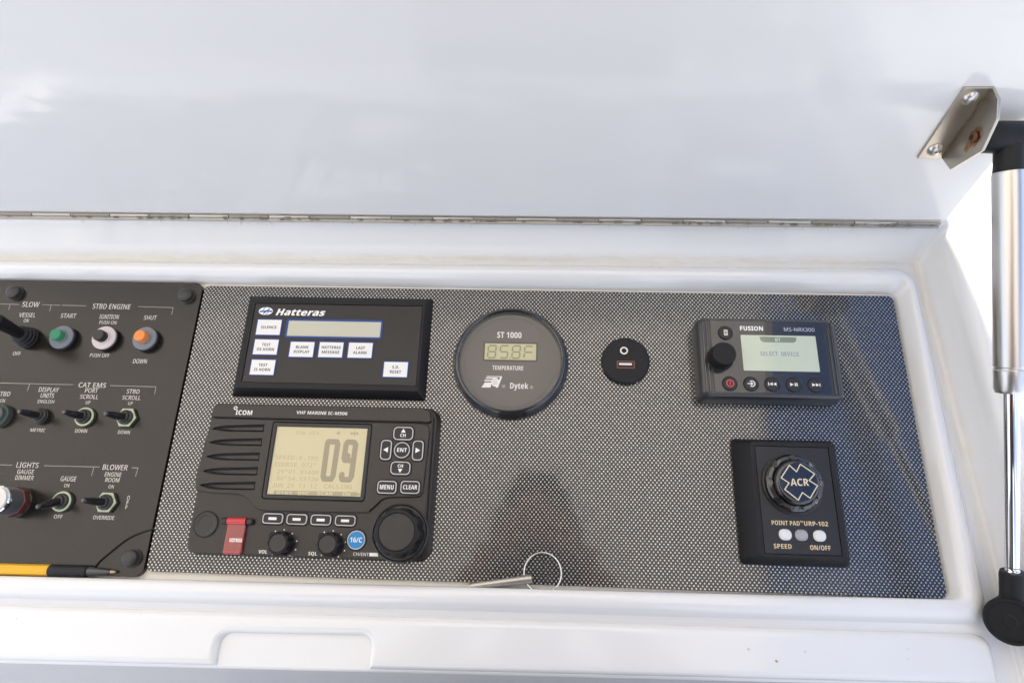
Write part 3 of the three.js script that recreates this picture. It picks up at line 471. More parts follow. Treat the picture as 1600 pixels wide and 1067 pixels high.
  K('arrow_key', 602.6, 702.6, 17, 31, 2.6, NU, { glyph: (c, a, b) => tri(c, [[a * 0.26, b * 0.5], [a * 0.7, b * 0.36], [a * 0.7, b * 0.64]]) });
  K('arrow_key', 652.4, 703.6, 17, 31, 2.6, NU, { glyph: (c, a, b) => tri(c, [[a * 0.74, b * 0.5], [a * 0.3, b * 0.36], [a * 0.3, b * 0.64]]) });
  K('enter_key', 627.6, 703, 25, 25, 6, NU, { round: true, glyph: word('ENT', 0.38) });
  K('menu_key', 604, 761, 30, 20, 2.4, NU, { glyph: word('MENU', 0.5) }); K('clear_key', 640.4, 761.2, 30, 20, 2.4, NU, { glyph: word('CLEAR', 0.48) });
  for (const [a, b] of [[425.3, 810], [463, 811.2], [500.6, 812.2], [538.8, 813.4]]) K('soft_key', a, b, 32, 16.5, 2.2, N, { glyph: (c, w2, h2) => c.fillRect(w2 * 0.3, h2 * 0.38, w2 * 0.4, h2 * 0.26) });
  { const [x, v] = P(556, 843.6, N + 1.3); keyCap(t, 'channel_sixteen_key', x, v, 12.4, 12.4, 6, N, { round: true, dark: '#1f86c4', glyph: word('16/C', 0.40) }); }
  // knobs
  const lobed = (x, v, r, a, k, n, ph = 0) => up(Array.from({ length: 72 }, (_, i) => { const z = i / 72 * 2 * Math.PI, q2 = r - a * Math.pow(0.5 - 0.5 * Math.cos(k * z + ph), 3); return [x + q2 * Math.cos(z), v + q2 * Math.sin(z)]; }), n);
  for (const [a, b, nm] of [[441, 849.5, 'volume_knob'], [517.5, 851, 'squelch_knob']]) {
    const [x, v] = P(a, b, N); const k = part(nm, loft([lobed(x, v, 8.2, 1.0, 10, N), lobed(x, v, 7.9, 1.0, 10, N + 7), lobed(x, v, 7.4, 0.8, 10, N + 8.4), up(circ(x, v, 6.4, 72), N + 8.9), up(circ(x, v, 5.9, 72), N + 8.6)], { crease: 0.5 }), M.rubber, t);
    part('pointer', pad(x - 4.4, v + 4.4, 5.5, 5.5, 1.6, N + 5, N + 8.5, 0.6, 0, 4, 2), M.rubber, k);
    part('knob_face', disc(x, v, 5.7, N + 8, N + 8.9, 0.3, 40), M.plastic, k);
  }
  { const [x, v] = P(625, 832.5, N); const k = part('channel_dial', turn(x, v, [[19.6, N - 0.3], [19.6, N + 0.6], [18.6, N + 1.2], [17.8, N + 0.4]], 64), M.plastic, t);
    part('grip', loft([lobed(x, v, 16.6, 1.6, 9, N, 1), lobed(x, v, 16.2, 1.6, 9, N + 9, 1), lobed(x, v, 15.4, 1.2, 9, N + 11.4, 1), up(circ(x, v, 14.2, 72), N + 12.4), up(circ(x, v, 12.6, 72), N + 12.6), up(circ(x, v, 12.0, 72), N + 11.9)], { crease: 0.5 }), M.rubber, k);
    part('knob_face', disc(x, v, 11.9, N + 11, N + 12.1, 0.3, 48), M.plastic, k); }
  { const [x, v] = P(321.5, 819, N); const k = part('microphone_port_cap', ringOf(x, v, 9.1, 8.2, N - 0.6, N + 0.1, 0.05, 48), M.black, t); part('cap_disc', turn(x, v, [[8.3, N - 0.4], [8.2, N + 0.5], [7.8, N + 0.8], [5.6, N + 0.7], [5.2, N + 0.45]], 48), M.plastic, k); }
  { const A = P(354.5, 814, N + 2), Bq = P(386, 815, N + 2), C = P(352, 866, N + 1.6), cx2 = (A[0] + Bq[0]) / 2, wv = Bq[0] - A[0] - 1.2, top = A[1] - 1.5, bot = C[1], red = mat([0.42, 0.014, 0.016], 0.18, { clearcoat: 1, clearcoatRoughness: 0.05 });
    const n = N; const bx = [cx2 - wv / 2, bot, cx2 + wv / 2, top];
    const mp = printTex(bx, 16, n + 2.6, '#8c2a26', (k) => { k.text('DISTRESS', 367.8, 844, 20, 5.4, '#f3efec', { bold: true, stroke: 0.06 }); });
    const cov = part('distress_cover', pad(cx2, (top + bot) / 2, wv, top - bot, 1.4, n - 0.2, n + 2.6, 0.8, 0, 4, 3), mat([1, 1, 1], 0.16, { map: mp, clearcoat: 1, clearcoatRoughness: 0.04 }), t);
    part('lip', pad(cx2, bot + 1.6, wv - 0.8, 1.6, 0.6, n + 2.3, n + 3.2, 0.4, 0, 3, 2), red, cov);
    part('hinge_barrel', rod([A[0] + 0.6, top + 1.6, n + 2.2], [Bq[0] - 0.6, top + 1.6, n + 2.2], [[0, 0.01], [0, 2.4], [1, 2.4], [1, 0.01]], 20), mat([0.55, 0.016, 0.018], 0.25, { clearcoat: 0.6 }), cov);
    for (const sx of [-1, 1]) part('hinge_boss', rod([cx2 + sx * (wv / 2 + 0.8), top + 1.6, n + 1.8], [cx2 + sx * (wv / 2 + 4.6), top + 1.6, n + 1.8], [[0, 0.01], [0, 2.2], [0.8, 2.2], [1, 1.5], [1, 0.01]], 18), M.plastic, cov); }
}

// ------------------------------------------------------------------ temperature gauge
{
  const x = -21.8, v = 47.6, t = thing('temperature_gauge', 'round black rimmed gauge with a small display reading 85.8F', 'gauge', [x, v, 0]);
  part('bezel', turn(x, v, [[43.6, 0], [43.8, 2.4], [43.4, 4.4], [42.0, 6.6], [41.4, 8.6], [40.6, 9.6], [39.4, 9.9], [38.6, 9.4], [38.2, 7.6], [37.6, 3.6]], 96, 0.7, false), M.gloss, t);
  const N = 3.4, box = [x - 38.5, v - 38.5, x + 38.5, v + 38.5];
  const map = printTex(box, 14, N, '#55504a', (k) => {
    k.specks(260, (r) => `rgba(30,28,26,${0.05 + 0.15 * r})`, 0.05, 0.25);
    k.text('ST 1000', 795.8, 523.4, 39, 9.2, '#e6e3dc', { bold: true }); k.text('TEMPERATURE', 793.5, 574.8, 49, 6.8, '#d9d6cf', { bold: true }); k.text('Dytek', 810.8, 602.6, 29.5, 9, '#e6e3dc', { bold: true });
    for (const [a, b] of [[787, 603.4], [830.6, 605]]) { const p = k.at(a, b); k.ctx.strokeStyle = '#bdb9b1'; k.ctx.lineWidth = 4; k.ctx.beginPath(); k.ctx.arc(...p, 15, 0, 7); k.ctx.stroke(); k.ctx.fillStyle = '#bdb9b1'; k.ctx.font = 'bold 20px sans-serif'; k.ctx.textAlign = 'center'; k.ctx.fillText('R', p[0], p[1] + 7); }
    // emblem: striped block and round swirl
    const W = '#f0eee8'; k.line([[752, 605.4], [757.5, 597.5], [768.5, 597.5], [766.4, 605.4]], 0, W, true, W); k.line([[757, 594.4], [771, 594.6]], 1.0, W); k.line([[759, 590.6], [772.5, 590.8]], 0.8, W); k.line([[760.5, 588], [784.5, 588.6]], 0.6, W); k.line([[784.5, 588.6], [778, 605.6], [774, 605.6], [782, 588.6]], 0, W, true, W);
    const p = k.at(773.5, 596.8), [ew, eh] = k.size(773.5, 596.8, 11, 14); k.ctx.fillStyle = W; k.ctx.beginPath(); k.ctx.ellipse(...p, ew / 2, eh / 2, 0.2, 0, 7); k.ctx.fill(); k.ctx.strokeStyle = '#6d675f'; k.ctx.lineWidth = 5; for (const d of [-0.22, 0.02, 0.24]) { k.ctx.beginPath(); k.ctx.moveTo(p[0] - ew * 0.34, p[1] + eh * (d + 0.06)); k.ctx.quadraticCurveTo(p[0], p[1] + eh * (d - 0.12), p[0] + ew * 0.34, p[1] + eh * d); k.ctx.stroke(); }
  });
  part('dial', turn(x, v, [[38.4, 0], [38.4, N + 0.8], [36.6, N + 0.9], [35.2, N + 0.7], [34.4, N]], 96), mat([1, 1, 1], 0.5, { map: (map) }), t);
  // dial uv covers its own box, so widen it to the print's box
  { const d = t.children[t.children.length - 1].geometry, p = d.attributes.position, uv = d.attributes.uv; for (let i = 0; i < p.count; i++) uv.setXY(i, (p.getX(i) * 1000 + 38.5) / 77, (p.getY(i) * 1000 + 38.5) / 77); }
  const D = boxOf([[757, 535], [839.6, 537], [838, 564.6], [755.6, 562]], N);
  part('display_frame', frameOf(D.cx, D.cv, D.w + 1.2, D.h + 1.2, 0.6, 1.1, N - 0.1, N + 0.5, 0.2), M.plastic, t);
  const DB = [D.x0, D.v0, D.x1, D.v1];
  const seg = printTex(DB, 22, N, '#bdb98c', (k) => {
    const on = '#857f60', S = 1.15, dig = { 8: 'abcdefg', 5: 'afgcd', F: 'aefg' };
    [['8', 768.5], ['5', 787.5], ['8', 806.5], ['F', 825.5]].forEach(([d, cx]) => {
      const w = 6.0, hh = 9.5, y = 550 + (cx - 797) * 0.018, e = 1.2, pts = { a: [[cx - w + 2, y - hh], [cx + w + 1, y - hh]], g: [[cx - w + 1, y], [cx + w, y]], d: [[cx - w, y + hh], [cx + w - 1, y + hh]], f: [[cx - w + 0.8, y - hh + e], [cx - w + 0.1, y - e]], b: [[cx + w + 0.8, y - hh + e], [cx + w + 0.1, y - e]], e: [[cx - w - 0.1, y + e], [cx - w - 0.9, y + hh - e]], c: [[cx + w - 0.1, y + e], [cx + w - 0.9, y + hh - e]] };
      for (const z of dig[d]) k.line(pts[z], S, on);
    }); k.line([[796, 559.6], [797.4, 559.7]], 1.3, on);
  });
  part('display', pad(D.cx, D.cv, D.w, D.h, 0.3, N - 0.1, N + 0.12, 0.03, 0, 2, 1), mat([1, 1, 1], 0.4, { map: seg }), t);
  part('glass', turn(x, v, [[38.3, 8.2]], 72), mat([1, 1, 1], 0.02, { transmission: 1, thickness: 0, ior: 1.5 }), t);
}

// ------------------------------------------------------------------ audio and USB socket
{
  const [x, v] = P(978, 563.2, 3.6), t = thing('usb_socket', 'small round black socket plate with an audio jack and USB slot', 'socket', [x, v, 0]), N = 4.4;
  part('cover_plate', turn(x, v, [[17.9, 0], [17.9, N - 1.0], [17.4, N - 0.3], [16.6, N]], 72), M.plasticRough, t);
  const [jx, jv] = P(975.2, 547.8, N); const j = part('audio_jack', ringOf(jx, jv, 3.0, 1.9, N - 0.2, N + 0.35, 0.15, 32), M.steel, t); part('jack_hole', disc(jx, jv, 2.0, N - 0.3, N + 0.06, 0.02, 24), M.black, j);
  const [ux, uv] = P(978, 569.6, N), w = 13.2, h = 5.8; const u = part('usb_port', frameOf(ux, uv, w, h, 0.4, 0.75, N - 0.2, N + 0.25, 0.1), mat([0.26, 0.075, 0.03], 0.45), t); part('slot', pad(ux, uv, w - 1.2, h - 1.2, 0.2, N - 0.3, N + 0.06, 0.02, 0, 2, 1), M.black, u); part('contact_tongue', pad(ux - 0.2, uv + 0.35, 9.6, 1.7, 0.2, N, N + 0.2, 0.05, 0, 2, 1), M.white, u);
}

// ------------------------------------------------------------------ stereo remote
{
  const N = 18, x0 = 115.2, x1 = 216.2, v0 = 19.6, v1 = 81.0, cx = (x0 + x1) / 2, cv = (v0 + v1) / 2, w = x1 - x0, h = v1 - v0;
  const t = thing('stereo_remote', 'black stereo remote with a pale screen, one round knob and five lower buttons', 'stereo remote', [cx, cv, 0]);
  const q = (ix, iy, n, r) => up(rr(cx, cv, w - 2 * ix, h - 2 * iy, r, 8), n);
  part('body', loft([q(0, 0, 0, 5), q(0, 0, 11, 5), q(0.4, 0.4, 14.6, 5), q(1.2, 1.4, 16.8, 4.6), q(2.2, 2.6, N - 0.3, 4.2), q(3.2, 3.4, N, 4)], { crease: 0.5 }), mat([0.024, 0.024, 0.027], 0.34, { clearcoat: 0.5, clearcoatRoughness: 0.1 }), t);
  // curved side strips
  for (const sx of [-1, 1]) part('side_trim', [0, 1].map((i) => pad(cx + sx * (w / 2 - 4.2 - i * 2.6), cv, 1.5, h - 7.5, 0.6, N - 0.5, N + 0.7, 0.5, 0, 3, 3)), M.gloss, t);
  const G = { x0: x0 + 9.6, x1: x1 - 10.0, v0: v0 + 3.8, v1: v1 - 3.0 }, gb = [G.x0, G.v0, G.x1, G.v1], NF = N + 0.5;
  const map = printTex(gb, 16, NF, '#1b1a1c', (k) => {
    const W = '#ecebe8'; k.text('FUSION', 1174.6, 513, 37.5, 6.6, W, { bold: true, stroke: 0.14 }); k.text('MS-NRX300', 1249, 515, 49, 5.6, '#c9c9cc');
  });
  part('front_glass', pad((G.x0 + G.x1) / 2, (G.v0 + G.v1) / 2, G.x1 - G.x0, G.v1 - G.v0, 0.8, N - 0.3, NF, 0.2, 0, 3, 2), mat([1, 1, 1], 0.25, { map, clearcoat: 1, clearcoatRoughness: 0.03 }), t);
  const D = boxOf([[1157.6, 523], [1275, 525.4], [1281.4, 581], [1162.4, 579]], NF), db = [D.x0, D.v0, D.x1, D.v1];
  const lcd = printTex(db, 18, NF + 0.1, '#c3ccb4', (k) => {
    k.line([[1187, 526], [1245, 527], [1244.4, 533], [1241, 535.4], [1193, 534.6], [1189, 532]], 0, '#000', true, '#7f8772'); k.text('BT', 1215.8, 531, 9, 5, '#d9dfcc', { bold: true, font: 'monospace' }); k.text('SELECT DEVICE', 1218.6, 552.8, 61, 6.0, '#7d8596', { font: 'monospace', bold: true });
  });
  part('screen', pad(D.cx, D.cv, D.w, D.h, 0.6, N, NF + 0.1, 0.04, 0, 3, 1), mat([1, 1, 1], 0.3, { map: lcd, clearcoat: 1, clearcoatRoughness: 0.03 }), t);
  { const [x, v] = P(1125.6, 559.6, NF); const k = part('volume_knob', turn(x, v, [[9.6, N - 0.2], [9.6, N + 0.9], [8.9, N + 1.2], [8.6, N + 10.4], [8.2, N + 11.6], [7.4, N + 12.2], [6.8, N + 12.0]], 64), M.rubber, t); part('knob_face', turn(x, v, [[6.9, N + 11.6], [6.6, N + 12.0], [3, N + 11.7], [0.02, N + 11.6]], 48), M.plastic, k); }
  const btn = (px, py, col, draw) => { const [x, v] = P(px, py, NF + 1.2), r = 5.0, k = part('round_button', turn(x, v, [[r + 0.5, N], [r + 0.5, NF + 0.1], [r + 0.1, NF + 0.3]], 40), M.black, t);
    const mp = canvasTex(200, 200, (c) => { c.fillStyle = '#1e1d1e'; c.fillRect(0, 0, 200, 200); c.fillStyle = c.strokeStyle = col; c.lineWidth = 16; draw(c); }); part('button_cap', turn(x, v, [[r, N], [r, NF + 0.8], [r - 0.4, NF + 1.2], [r - 1, NF + 1.3]], 40), mat([1, 1, 1], 0.42, { map: mp }), k); };
  const W = '#e9e7e3';
  btn(1134.4, 519.6, '#d8d0b8', (c) => { c.fillRect(72, 55, 56, 90); c.fillStyle = '#3a3733'; c.fillRect(84, 80, 32, 12); c.fillRect(84, 104, 32, 12); });
  btn(1141.4, 598.8, '#d8434a', (c) => { c.beginPath(); c.arc(100, 100, 48, 0, 7); c.stroke(); c.fillRect(92, 72, 16, 52); });
  btn(1174.6, 599.4, W, (c) => { c.lineWidth = 14; c.beginPath(); c.arc(108, 100, 40, -2.3, 2.3); c.stroke(); c.fillRect(45, 93, 55, 14); tri(c, [[95, 72], [130, 100], [95, 128]]); });
  btn(1207.8, 600, W, (c) => { c.fillRect(38, 76, 12, 48); tri(c, [[100, 74], [100, 126], [54, 100]]); tri(c, [[152, 74], [152, 126], [106, 100]]); });
  btn(1241.2, 600.8, W, (c) => { tri(c, [[46, 74], [46, 126], [96, 100]]); c.fillRect(110, 76, 15, 48); c.fillRect(134, 76, 15, 48); });
  btn(1275.4, 601.4, W, (c) => { c.fillRect(150, 76, 12, 48); tri(c, [[48, 74], [48, 126], [96, 100]]); tri(c, [[100, 74], [100, 126], [148, 100]]); });
}

// ------------------------------------------------------------------ searchlight controller
{
  const B = boxOf([[1141, 685], [1300, 691], [1325, 885], [1157, 883]], 0), N = 18, I = boxOf([[1183, 697], [1294, 700], [1316, 866.5], [1193, 866]], N);
  const t = thing('searchlight_controller', 'tall black control pad with a round joystick and three small white buttons', 'control pad', [B.cx, B.cv, 0]);
  const q = (w, h, r, n, cx = B.cx, cv = B.cv) => up(rr(cx, cv, w, h, r, 5), n);
  part('housing', loft([q(B.w, B.h, 3, 0), q(B.w, B.h, 3, 2.4), q(B.w - 5, B.h - 5, 3, 10), q(B.w - 15, B.h - 8.4, 3, N - 0.6), q(B.w - 16.4, B.h - 9.4, 2.6, N + 0.2), q(B.w - 17.2, B.h - 10.2, 2.2, N + 0.3), q(I.w + 0.8, I.h + 0.8, 0.8, N + 0.3, I.cx, I.cv), q(I.w + 0.3, I.h + 0.3, 0.6, N - 0.7, I.cx, I.cv)], { crease: 0.55 }), M.plasticRough, t);
  const map = printTex([I.x0, I.v0, I.x1, I.v1], 18, N, '#1d1c1e', (k) => { const C = '#dcc59c'; k.text('POINT PAD', 1228, 817, 45, 7, C, { bold: true }); k.text('TM', 1253, 815, 5, 3, C, { bold: true }); k.text('URP-102', 1275.4, 818.2, 38.5, 7, C, { bold: true }); k.text('SPEED', 1223.6, 853.4, 29, 7.2, C, { bold: true }); k.text('ON/OFF', 1282.4, 855.8, 33, 7.2, C, { bold: true }); });
  part('face_plate', pad(I.cx, I.cv, I.w, I.h, 0.6, N - 0.8, N, 0.1, 0, 3, 1), mat([1, 1, 1], 0.38, { map }), t);
  const [x, v] = P(1238.5, 756, N); const ring = part('joystick', turn(x, v, [[20.0, N - 0.2], [20.2, N + 1.6], [19.4, N + 2.0], [19.0, N + 1.4]], 72), M.plastic, t);
  const scal = (r, a, n) => up(Array.from({ length: 96 }, (_, i) => { const z = i / 96 * 2 * Math.PI, d = r - a * Math.pow(Math.abs(Math.cos(z * 4)), 10); return [x + d * Math.cos(z), v + d * Math.sin(z)]; }), n);
  part('thumb_ring', loft([scal(18.6, 0, N + 1), scal(18.8, 0.3, N + 4.6), scal(17.8, 1.4, N + 6.0), scal(15.8, 0.8, N + 6.6), up(circ(x, v, 14.8, 96), N + 6.2), up(circ(x, v, 14.2, 96), N + 4.6)], { crease: 0.4 }), M.gloss, ring);
  for (let i = 0; i < 8; i++) { const a = i * Math.PI / 4 + 0.15; const g = loft([up([[x + 16.9 * Math.cos(a), v + 16.9 * Math.sin(a)], [x + 15.4 * Math.cos(a + 0.06), v + 15.4 * Math.sin(a + 0.06)], [x + 15.4 * Math.cos(a - 0.06), v + 15.4 * Math.sin(a - 0.06)]].reverse().reverse(), N + 6.1), up([[x + 16.9 * Math.cos(a), v + 16.9 * Math.sin(a)], [x + 15.4 * Math.cos(a + 0.06), v + 15.4 * Math.sin(a + 0.06)], [x + 15.4 * Math.cos(a - 0.06), v + 15.4 * Math.sin(a - 0.06)]], N + 6.75)], {}); part('direction_mark', g, M.black, ring); }
  const NP = N + 10.5, [ex, ev] = P(1251.6, 752, NP), pr = 15.6, pb = [x - pr, v - pr, x + pr, v + pr];
  const pm = printTex(pb, 18, NP, '#141414', (k) => { // crossed emblem
    const C = '#e4d3ae', f = (a, b) => [1120 + a * 0.2248, 660 + b * 0.2248];
    k.line([[450, 385], [507, 297], [557, 343], [583, 290], [683, 358], [645, 403], [703, 440], [652, 526], [597, 487], [570, 540], [475, 465], [505, 420]].map(([a, b]) => f(a, b)), 0.7, C, true); k.text('ACR', ...f(578, 415), 28.5, 11, C, { bold: true, rot: -0.03 });
  });
  const pad0 = turn(x, v, [[14.2, N + 3], [14.6, N + 8.2], [14.2, N + 9.6], [13.4, N + 10.3], [12.2, NP]], 72); planar(pad0, pb);
  part('joystick_pad', pad0, mat([1, 1, 1], 0.16, { map: pm, clearcoat: 1, clearcoatRoughness: 0.04 }), ring);
  for (const [px, py, m2] of [[1228.4, 835.2, M.white], [1253.8, 836, mat([0.36, 0.36, 0.38], 0.5)], [1282.2, 837.2, M.white]]) { const [bx, bv] = P(px, py, N + 1); part('push_button', loft([0, 1, 2, 3, 4].map((i) => { const a = i / 4 * Math.PI / 2, s = Math.cos(a) * 0.9 + 0.1; return up(rr(bx, bv, 8.4 * s, 7.2 * s, 3.3 * s, 6), N + 1.8 * Math.sin(a)); }), {}), m2, t); }
}

// ------------------------------------------------------------------ quick release pin
{
  const n = 5, a = [...P(733, 916, n), 2.5], b = [...P(831, 904, n + 1), 5.5];
  const t = thing('quick_release_pin', 'small steel pin with a split ring lying against the white lip', 'pin', [(a[0] + b[0]) / 2, (a[1] + b[1]) / 2, 0]);
  part('shank', rod(a, b, [[0, 0.01], [0, 1.6], [0.04, 2.2], [0.97, 2.9], [1, 2.6], [1, 0.01]], 24), M.steelWorn, t);
  const [cx, cv] = P(848, 894.5, 3.5), R = 12.8, pts = []; for (let i = 0; i < 40; i++) { const z = i / 40 * 2 * Math.PI; pts.push([cx + R * 0.98 * Math.cos(z), cv + R * Math.sin(z), 4.0 + 2.2 * Math.sin(z) * -1 + 1.0 * Math.cos(z)]); }
  part('split_ring', tube(pts, 0.62, 120, 8, true), M.steel, t);
}

// ------------------------------------------------------------------ bracket and gas strut
{
  const o = lidP(258, 90, 0), t = thing('strut_bracket', 'bent stainless bracket with two screws and rust, fixed to the lid', 'bracket', o);
  const rustTex = canvasTex(512, 512, (c, w, h) => { c.fillStyle = '#cfc8bd'; c.fillRect(0, 0, w, h); for (let i = 0; i < 300; i++) { c.fillStyle = `rgba(${90 + 60 * rnd() | 0},${60 + 40 * rnd() | 0},${35 + 30 * rnd() | 0},${0.04 + 0.12 * rnd()})`; c.beginPath(); c.ellipse(w * (0.93 + 0.10 * (rnd() - 0.5) * 2), h * rnd(), 14 * rnd() + 2, 34 * rnd() + 4, 0, 0, 7); c.fill(); } for (let i = 0; i < 1200; i++) { c.strokeStyle = `rgba(${rnd() < 0.5 ? '255,250,240' : '70,66,60'},${0.05 * rnd()})`; const x = rnd() * w, y = rnd() * h; c.beginPath(); c.moveTo(x, y); c.lineTo(x + 40 * (rnd() - 0.5), y + 60 * (rnd() - 0.5)); c.stroke(); } });
  const st = mat([0.85, 0.84, 0.82], 0.34, { metalness: 1, map: rustTex });
  const g1 = pad(253.6, 90.6, 16.4, 54, 0.4, 0.1, 1.7, 0.3, 0, 3, 2); part('lid_flange', onLid(g1), st, t);
  // second flange stands off the lid: outline in (s, off)
  const out = [[63.6, 0.4], [117.6, 0.4], [117.4, 11], [111, 20], [93, 26.5], [66, 14]];
  const g2 = extrude(shapeOf(out), 0, 1.7, 0.25, 2); { const box2 = [60, -2, 120, 28]; planar(g2, box2); g2.applyMatrix4(new THREE.Matrix4().makeBasis(V3(0, 1, 0), V3(0, 0, 1), V3(1, 0, 0))); g2.translate(261.2, 0, 0); }
  const rust2 = canvasTex(512, 512, (c, w, h) => { c.fillStyle = '#cac4ba'; c.fillRect(0, 0, w, h); const bx = (93 - 60) / 60 * w, by = h - (15 + 2) / 30 * h; for (let i = 0; i < 500; i++) { const a = rnd() * 6.3, r = 26 + 34 * rnd() ** 2; c.fillStyle = `rgba(${120 + 60 * rnd() | 0},${62 + 40 * rnd() | 0},${22 + 20 * rnd() | 0},${0.05 + 0.16 * rnd()})`; c.beginPath(); c.ellipse(bx + r * Math.cos(a), by + r * 1.6 * Math.sin(a), 3 + 8 * rnd(), 3 + 10 * rnd(), a, 0, 7); c.fill(); } for (let i = 0; i < 80; i++) { c.fillStyle = `rgba(170,110,40,${0.1 + 0.2 * rnd()})`; c.beginPath(); c.ellipse(bx - 90 + 40 * rnd(), by - 30 + 70 * rnd(), 4 + 8 * rnd(), 8 * rnd() + 3, 0, 0, 7); c.fill(); } for (let i = 0; i < 200; i++) { c.fillStyle = `rgba(110,75,45,${0.04 + 0.1 * rnd()})`; c.beginPath(); c.ellipse(w * rnd(), h * (0.92 + 0.06 * rnd()), 30 * rnd(), 8 * rnd(), 0, 0, 7); c.fill(); } });
  part('strut_flange', onLid(g2), mat([0.85, 0.84, 0.82], 0.38, { metalness: 1, map: rust2 }), t);
  for (const s of [110.4, 71.3]) { const g = turn(252.6, s, [[4.6, 1.6], [4.6, 2.0], [3.6, 3.4], [2.4, 4.2], [0.02, 4.5]], 28); const sc = part('screw', onLid(g), M.steel, t); part('screw_recess', onLid(disc(252.6, s, 1.0, 4.0, 4.55, 0.05, 6)), M.grime, sc); }
  { const c0 = lidP(260.6, 93, 15), c1 = lidP(258.9, 93, 15); part('bolt_end', rod(c0, c1, [[0, 3.2], [0.5, 3.2], [1, 2.6], [1, 0.01]], 24), M.rust, t); const c2 = lidP(258.4, 93, 15); part('bolt_core', rod(c1, c2, [[0, 1.8], [1, 1.4], [1, 0.01]], 6), M.black, t); }
}
{
  const A = lidP(281, 93, 15), Bq = [299, -118, 17];
  const t = thing('gas_strut', 'stainless gas strut with black end fittings holding up the lid', 'gas strut', Bq);
  const at = (k) => A.map((a, i) => a + (Bq[i] - a) * k), st2 = mat([0.64, 0.62, 0.59], 0.30, { metalness: 1 });
  // upper fitting: cross barrel on the bracket stud and a neck down to the tube
  const lo = lidP(263.5, 93, 15), hi = lidP(300, 93, 15);
  const fit = part('upper_fitting', [rod(lo, hi, [[0, 0.01], [0, 8.0], [0.06, 9.2], [0.3, 9.6], [0.8, 9.6], [0.94, 9.2], [1, 8.0], [1, 0.01]], 32), rod(at(-0.01), at(0.075), [[0, 8.6], [0.5, 8.2], [0.8, 8.4], [1, 8.8], [1, 0.01]], 32)], M.rubber, t);
  part('cylinder', rod(at(0.068), at(0.522), [[0, 0.01], [0, 8.2], [0.006, 8.9], [0.02, 9.1], [0.88, 9.1], [0.884, 8.7], [0.892, 8.7], [0.896, 9.1], [0.985, 9.1], [1, 8.2], [1, 0.01]], 40), st2, t);
  part('piston_rod', rod(at(0.52), at(0.93), [[0, 4.1], [0.9, 4.1], [0.905, 3.8], [0.915, 3.8], [0.92, 4.1], [1, 4.1]], 28), M.chrome, t);
  const neck = part('lower_fitting', rod(at(0.9), at(1.0), [[0, 0.01], [0, 6.6], [0.08, 7.2], [0.5, 7.0], [1, 8.6], [1, 0.01]], 32), M.rubber, t);
  const d = V3(-0.70, -0.22, 0.68).normalize(), c = V3(...Bq); const p0 = c.clone().addScaledVector(d, -9), p1 = c.clone().addScaledVector(d, 9.5);
  part('end_cap', rod([p0.x, p0.y, p0.z], [p1.x, p1.y, p1.z], [[0, 0.01], [0, 12], [0.1, 13.2], [0.88, 14.4], [0.96, 14.2], [1, 13.6], [1, 12.2], [0.955, 11.6], [0.955, 4.2], [0.975, 3.6], [0.975, 0.01]], 40), M.rubber, neck);
  // stud through to the right-hand wall
  part('wall_stud', rod([304, -118, 14], [318, -118, 14], [[0, 5], [1, 5], [1, 0.01]], 20), M.steel, t);
}

// ------------------------------------------------------------------ what the glossy surfaces mirror: hardtop, rail, posts, photographer
function worldThing(name, label, category, pos, group) { const o = new THREE.Group(); o.name = numbered(name); o.position.set(...pos); scene.add(o); return tag(o, label, category, group); }
function wpart(name, geo, m, parent) { let r = parent; while (r.parent && r.parent !== scene) r = r.parent; geo.translate(-r.position.x, -r.position.y, -r.position.z); const o = new THREE.Mesh(geo, m); o.name = name; o.castShadow = o.receiveShadow = true; parent.add(o); return o; }
{
  const t = worldThing('canvas_top', 'cream canvas sun top over the helm, seen mirrored in the dark panel', 'canvas top', [-1.15, 2.05, 0.22]);
  const out = [[-2.8, -0.95], [0.49, -0.95], [0.49, 0.5], [-2.8, 0.5]];
  const g = new THREE.ShapeGeometry(shapeOf(out)); g.rotateX(-Math.PI / 2); g.translate(0, 2.05, 0);
  const canvas = mat([0.85, 0.80, 0.71], 0.95, { transmission: 0.5, thickness: 0, side: THREE.DoubleSide });
  wpart('canvas_sheet', g, canvas, t);
  wpart('hem', mergeGeometries(out.map((p, i) => { const q = out[(i + 1) % out.length]; return new THREE.TubeGeometry(new THREE.LineCurve3(V3(p[0], 2.05, -p[1]), V3(q[0], 2.05, -q[1])), 2, 0.008, 8); })), mat([0.7, 0.65, 0.55], 0.9), t);
}
{
  const t = worldThing('overhead_rail', 'dark overhead rail beside the canvas top, seen mirrored in the panel', 'rail', [0.72, 2.05, 0.05]);
  wpart('pipe', new THREE.TubeGeometry(new THREE.LineCurve3(V3(0.585, 2.07, -0.42), V3(0.87, 2.07, 0.66)), 2, 0.024, 16), mat([0.03, 0.03, 0.032], 0.4), t);
}
{
  const g = new THREE.BoxGeometry(4.6, 0.06, 4.4).translate(0, 0.06, 1.7), uv = g.attributes.uv; for (let i = 0; i < uv.count; i++) uv.setXY(i, uv.getX(i) * 8, uv.getY(i) * 8);
  const o = new THREE.Mesh(g, mat([0.42, 0.40, 0.38], 0.8, { bumpMap: grain, bumpScale: 0.0006 })); o.name = 'deck'; o.userData.kind = 'structure'; o.castShadow = o.receiveShadow = true; scene.add(o);
}
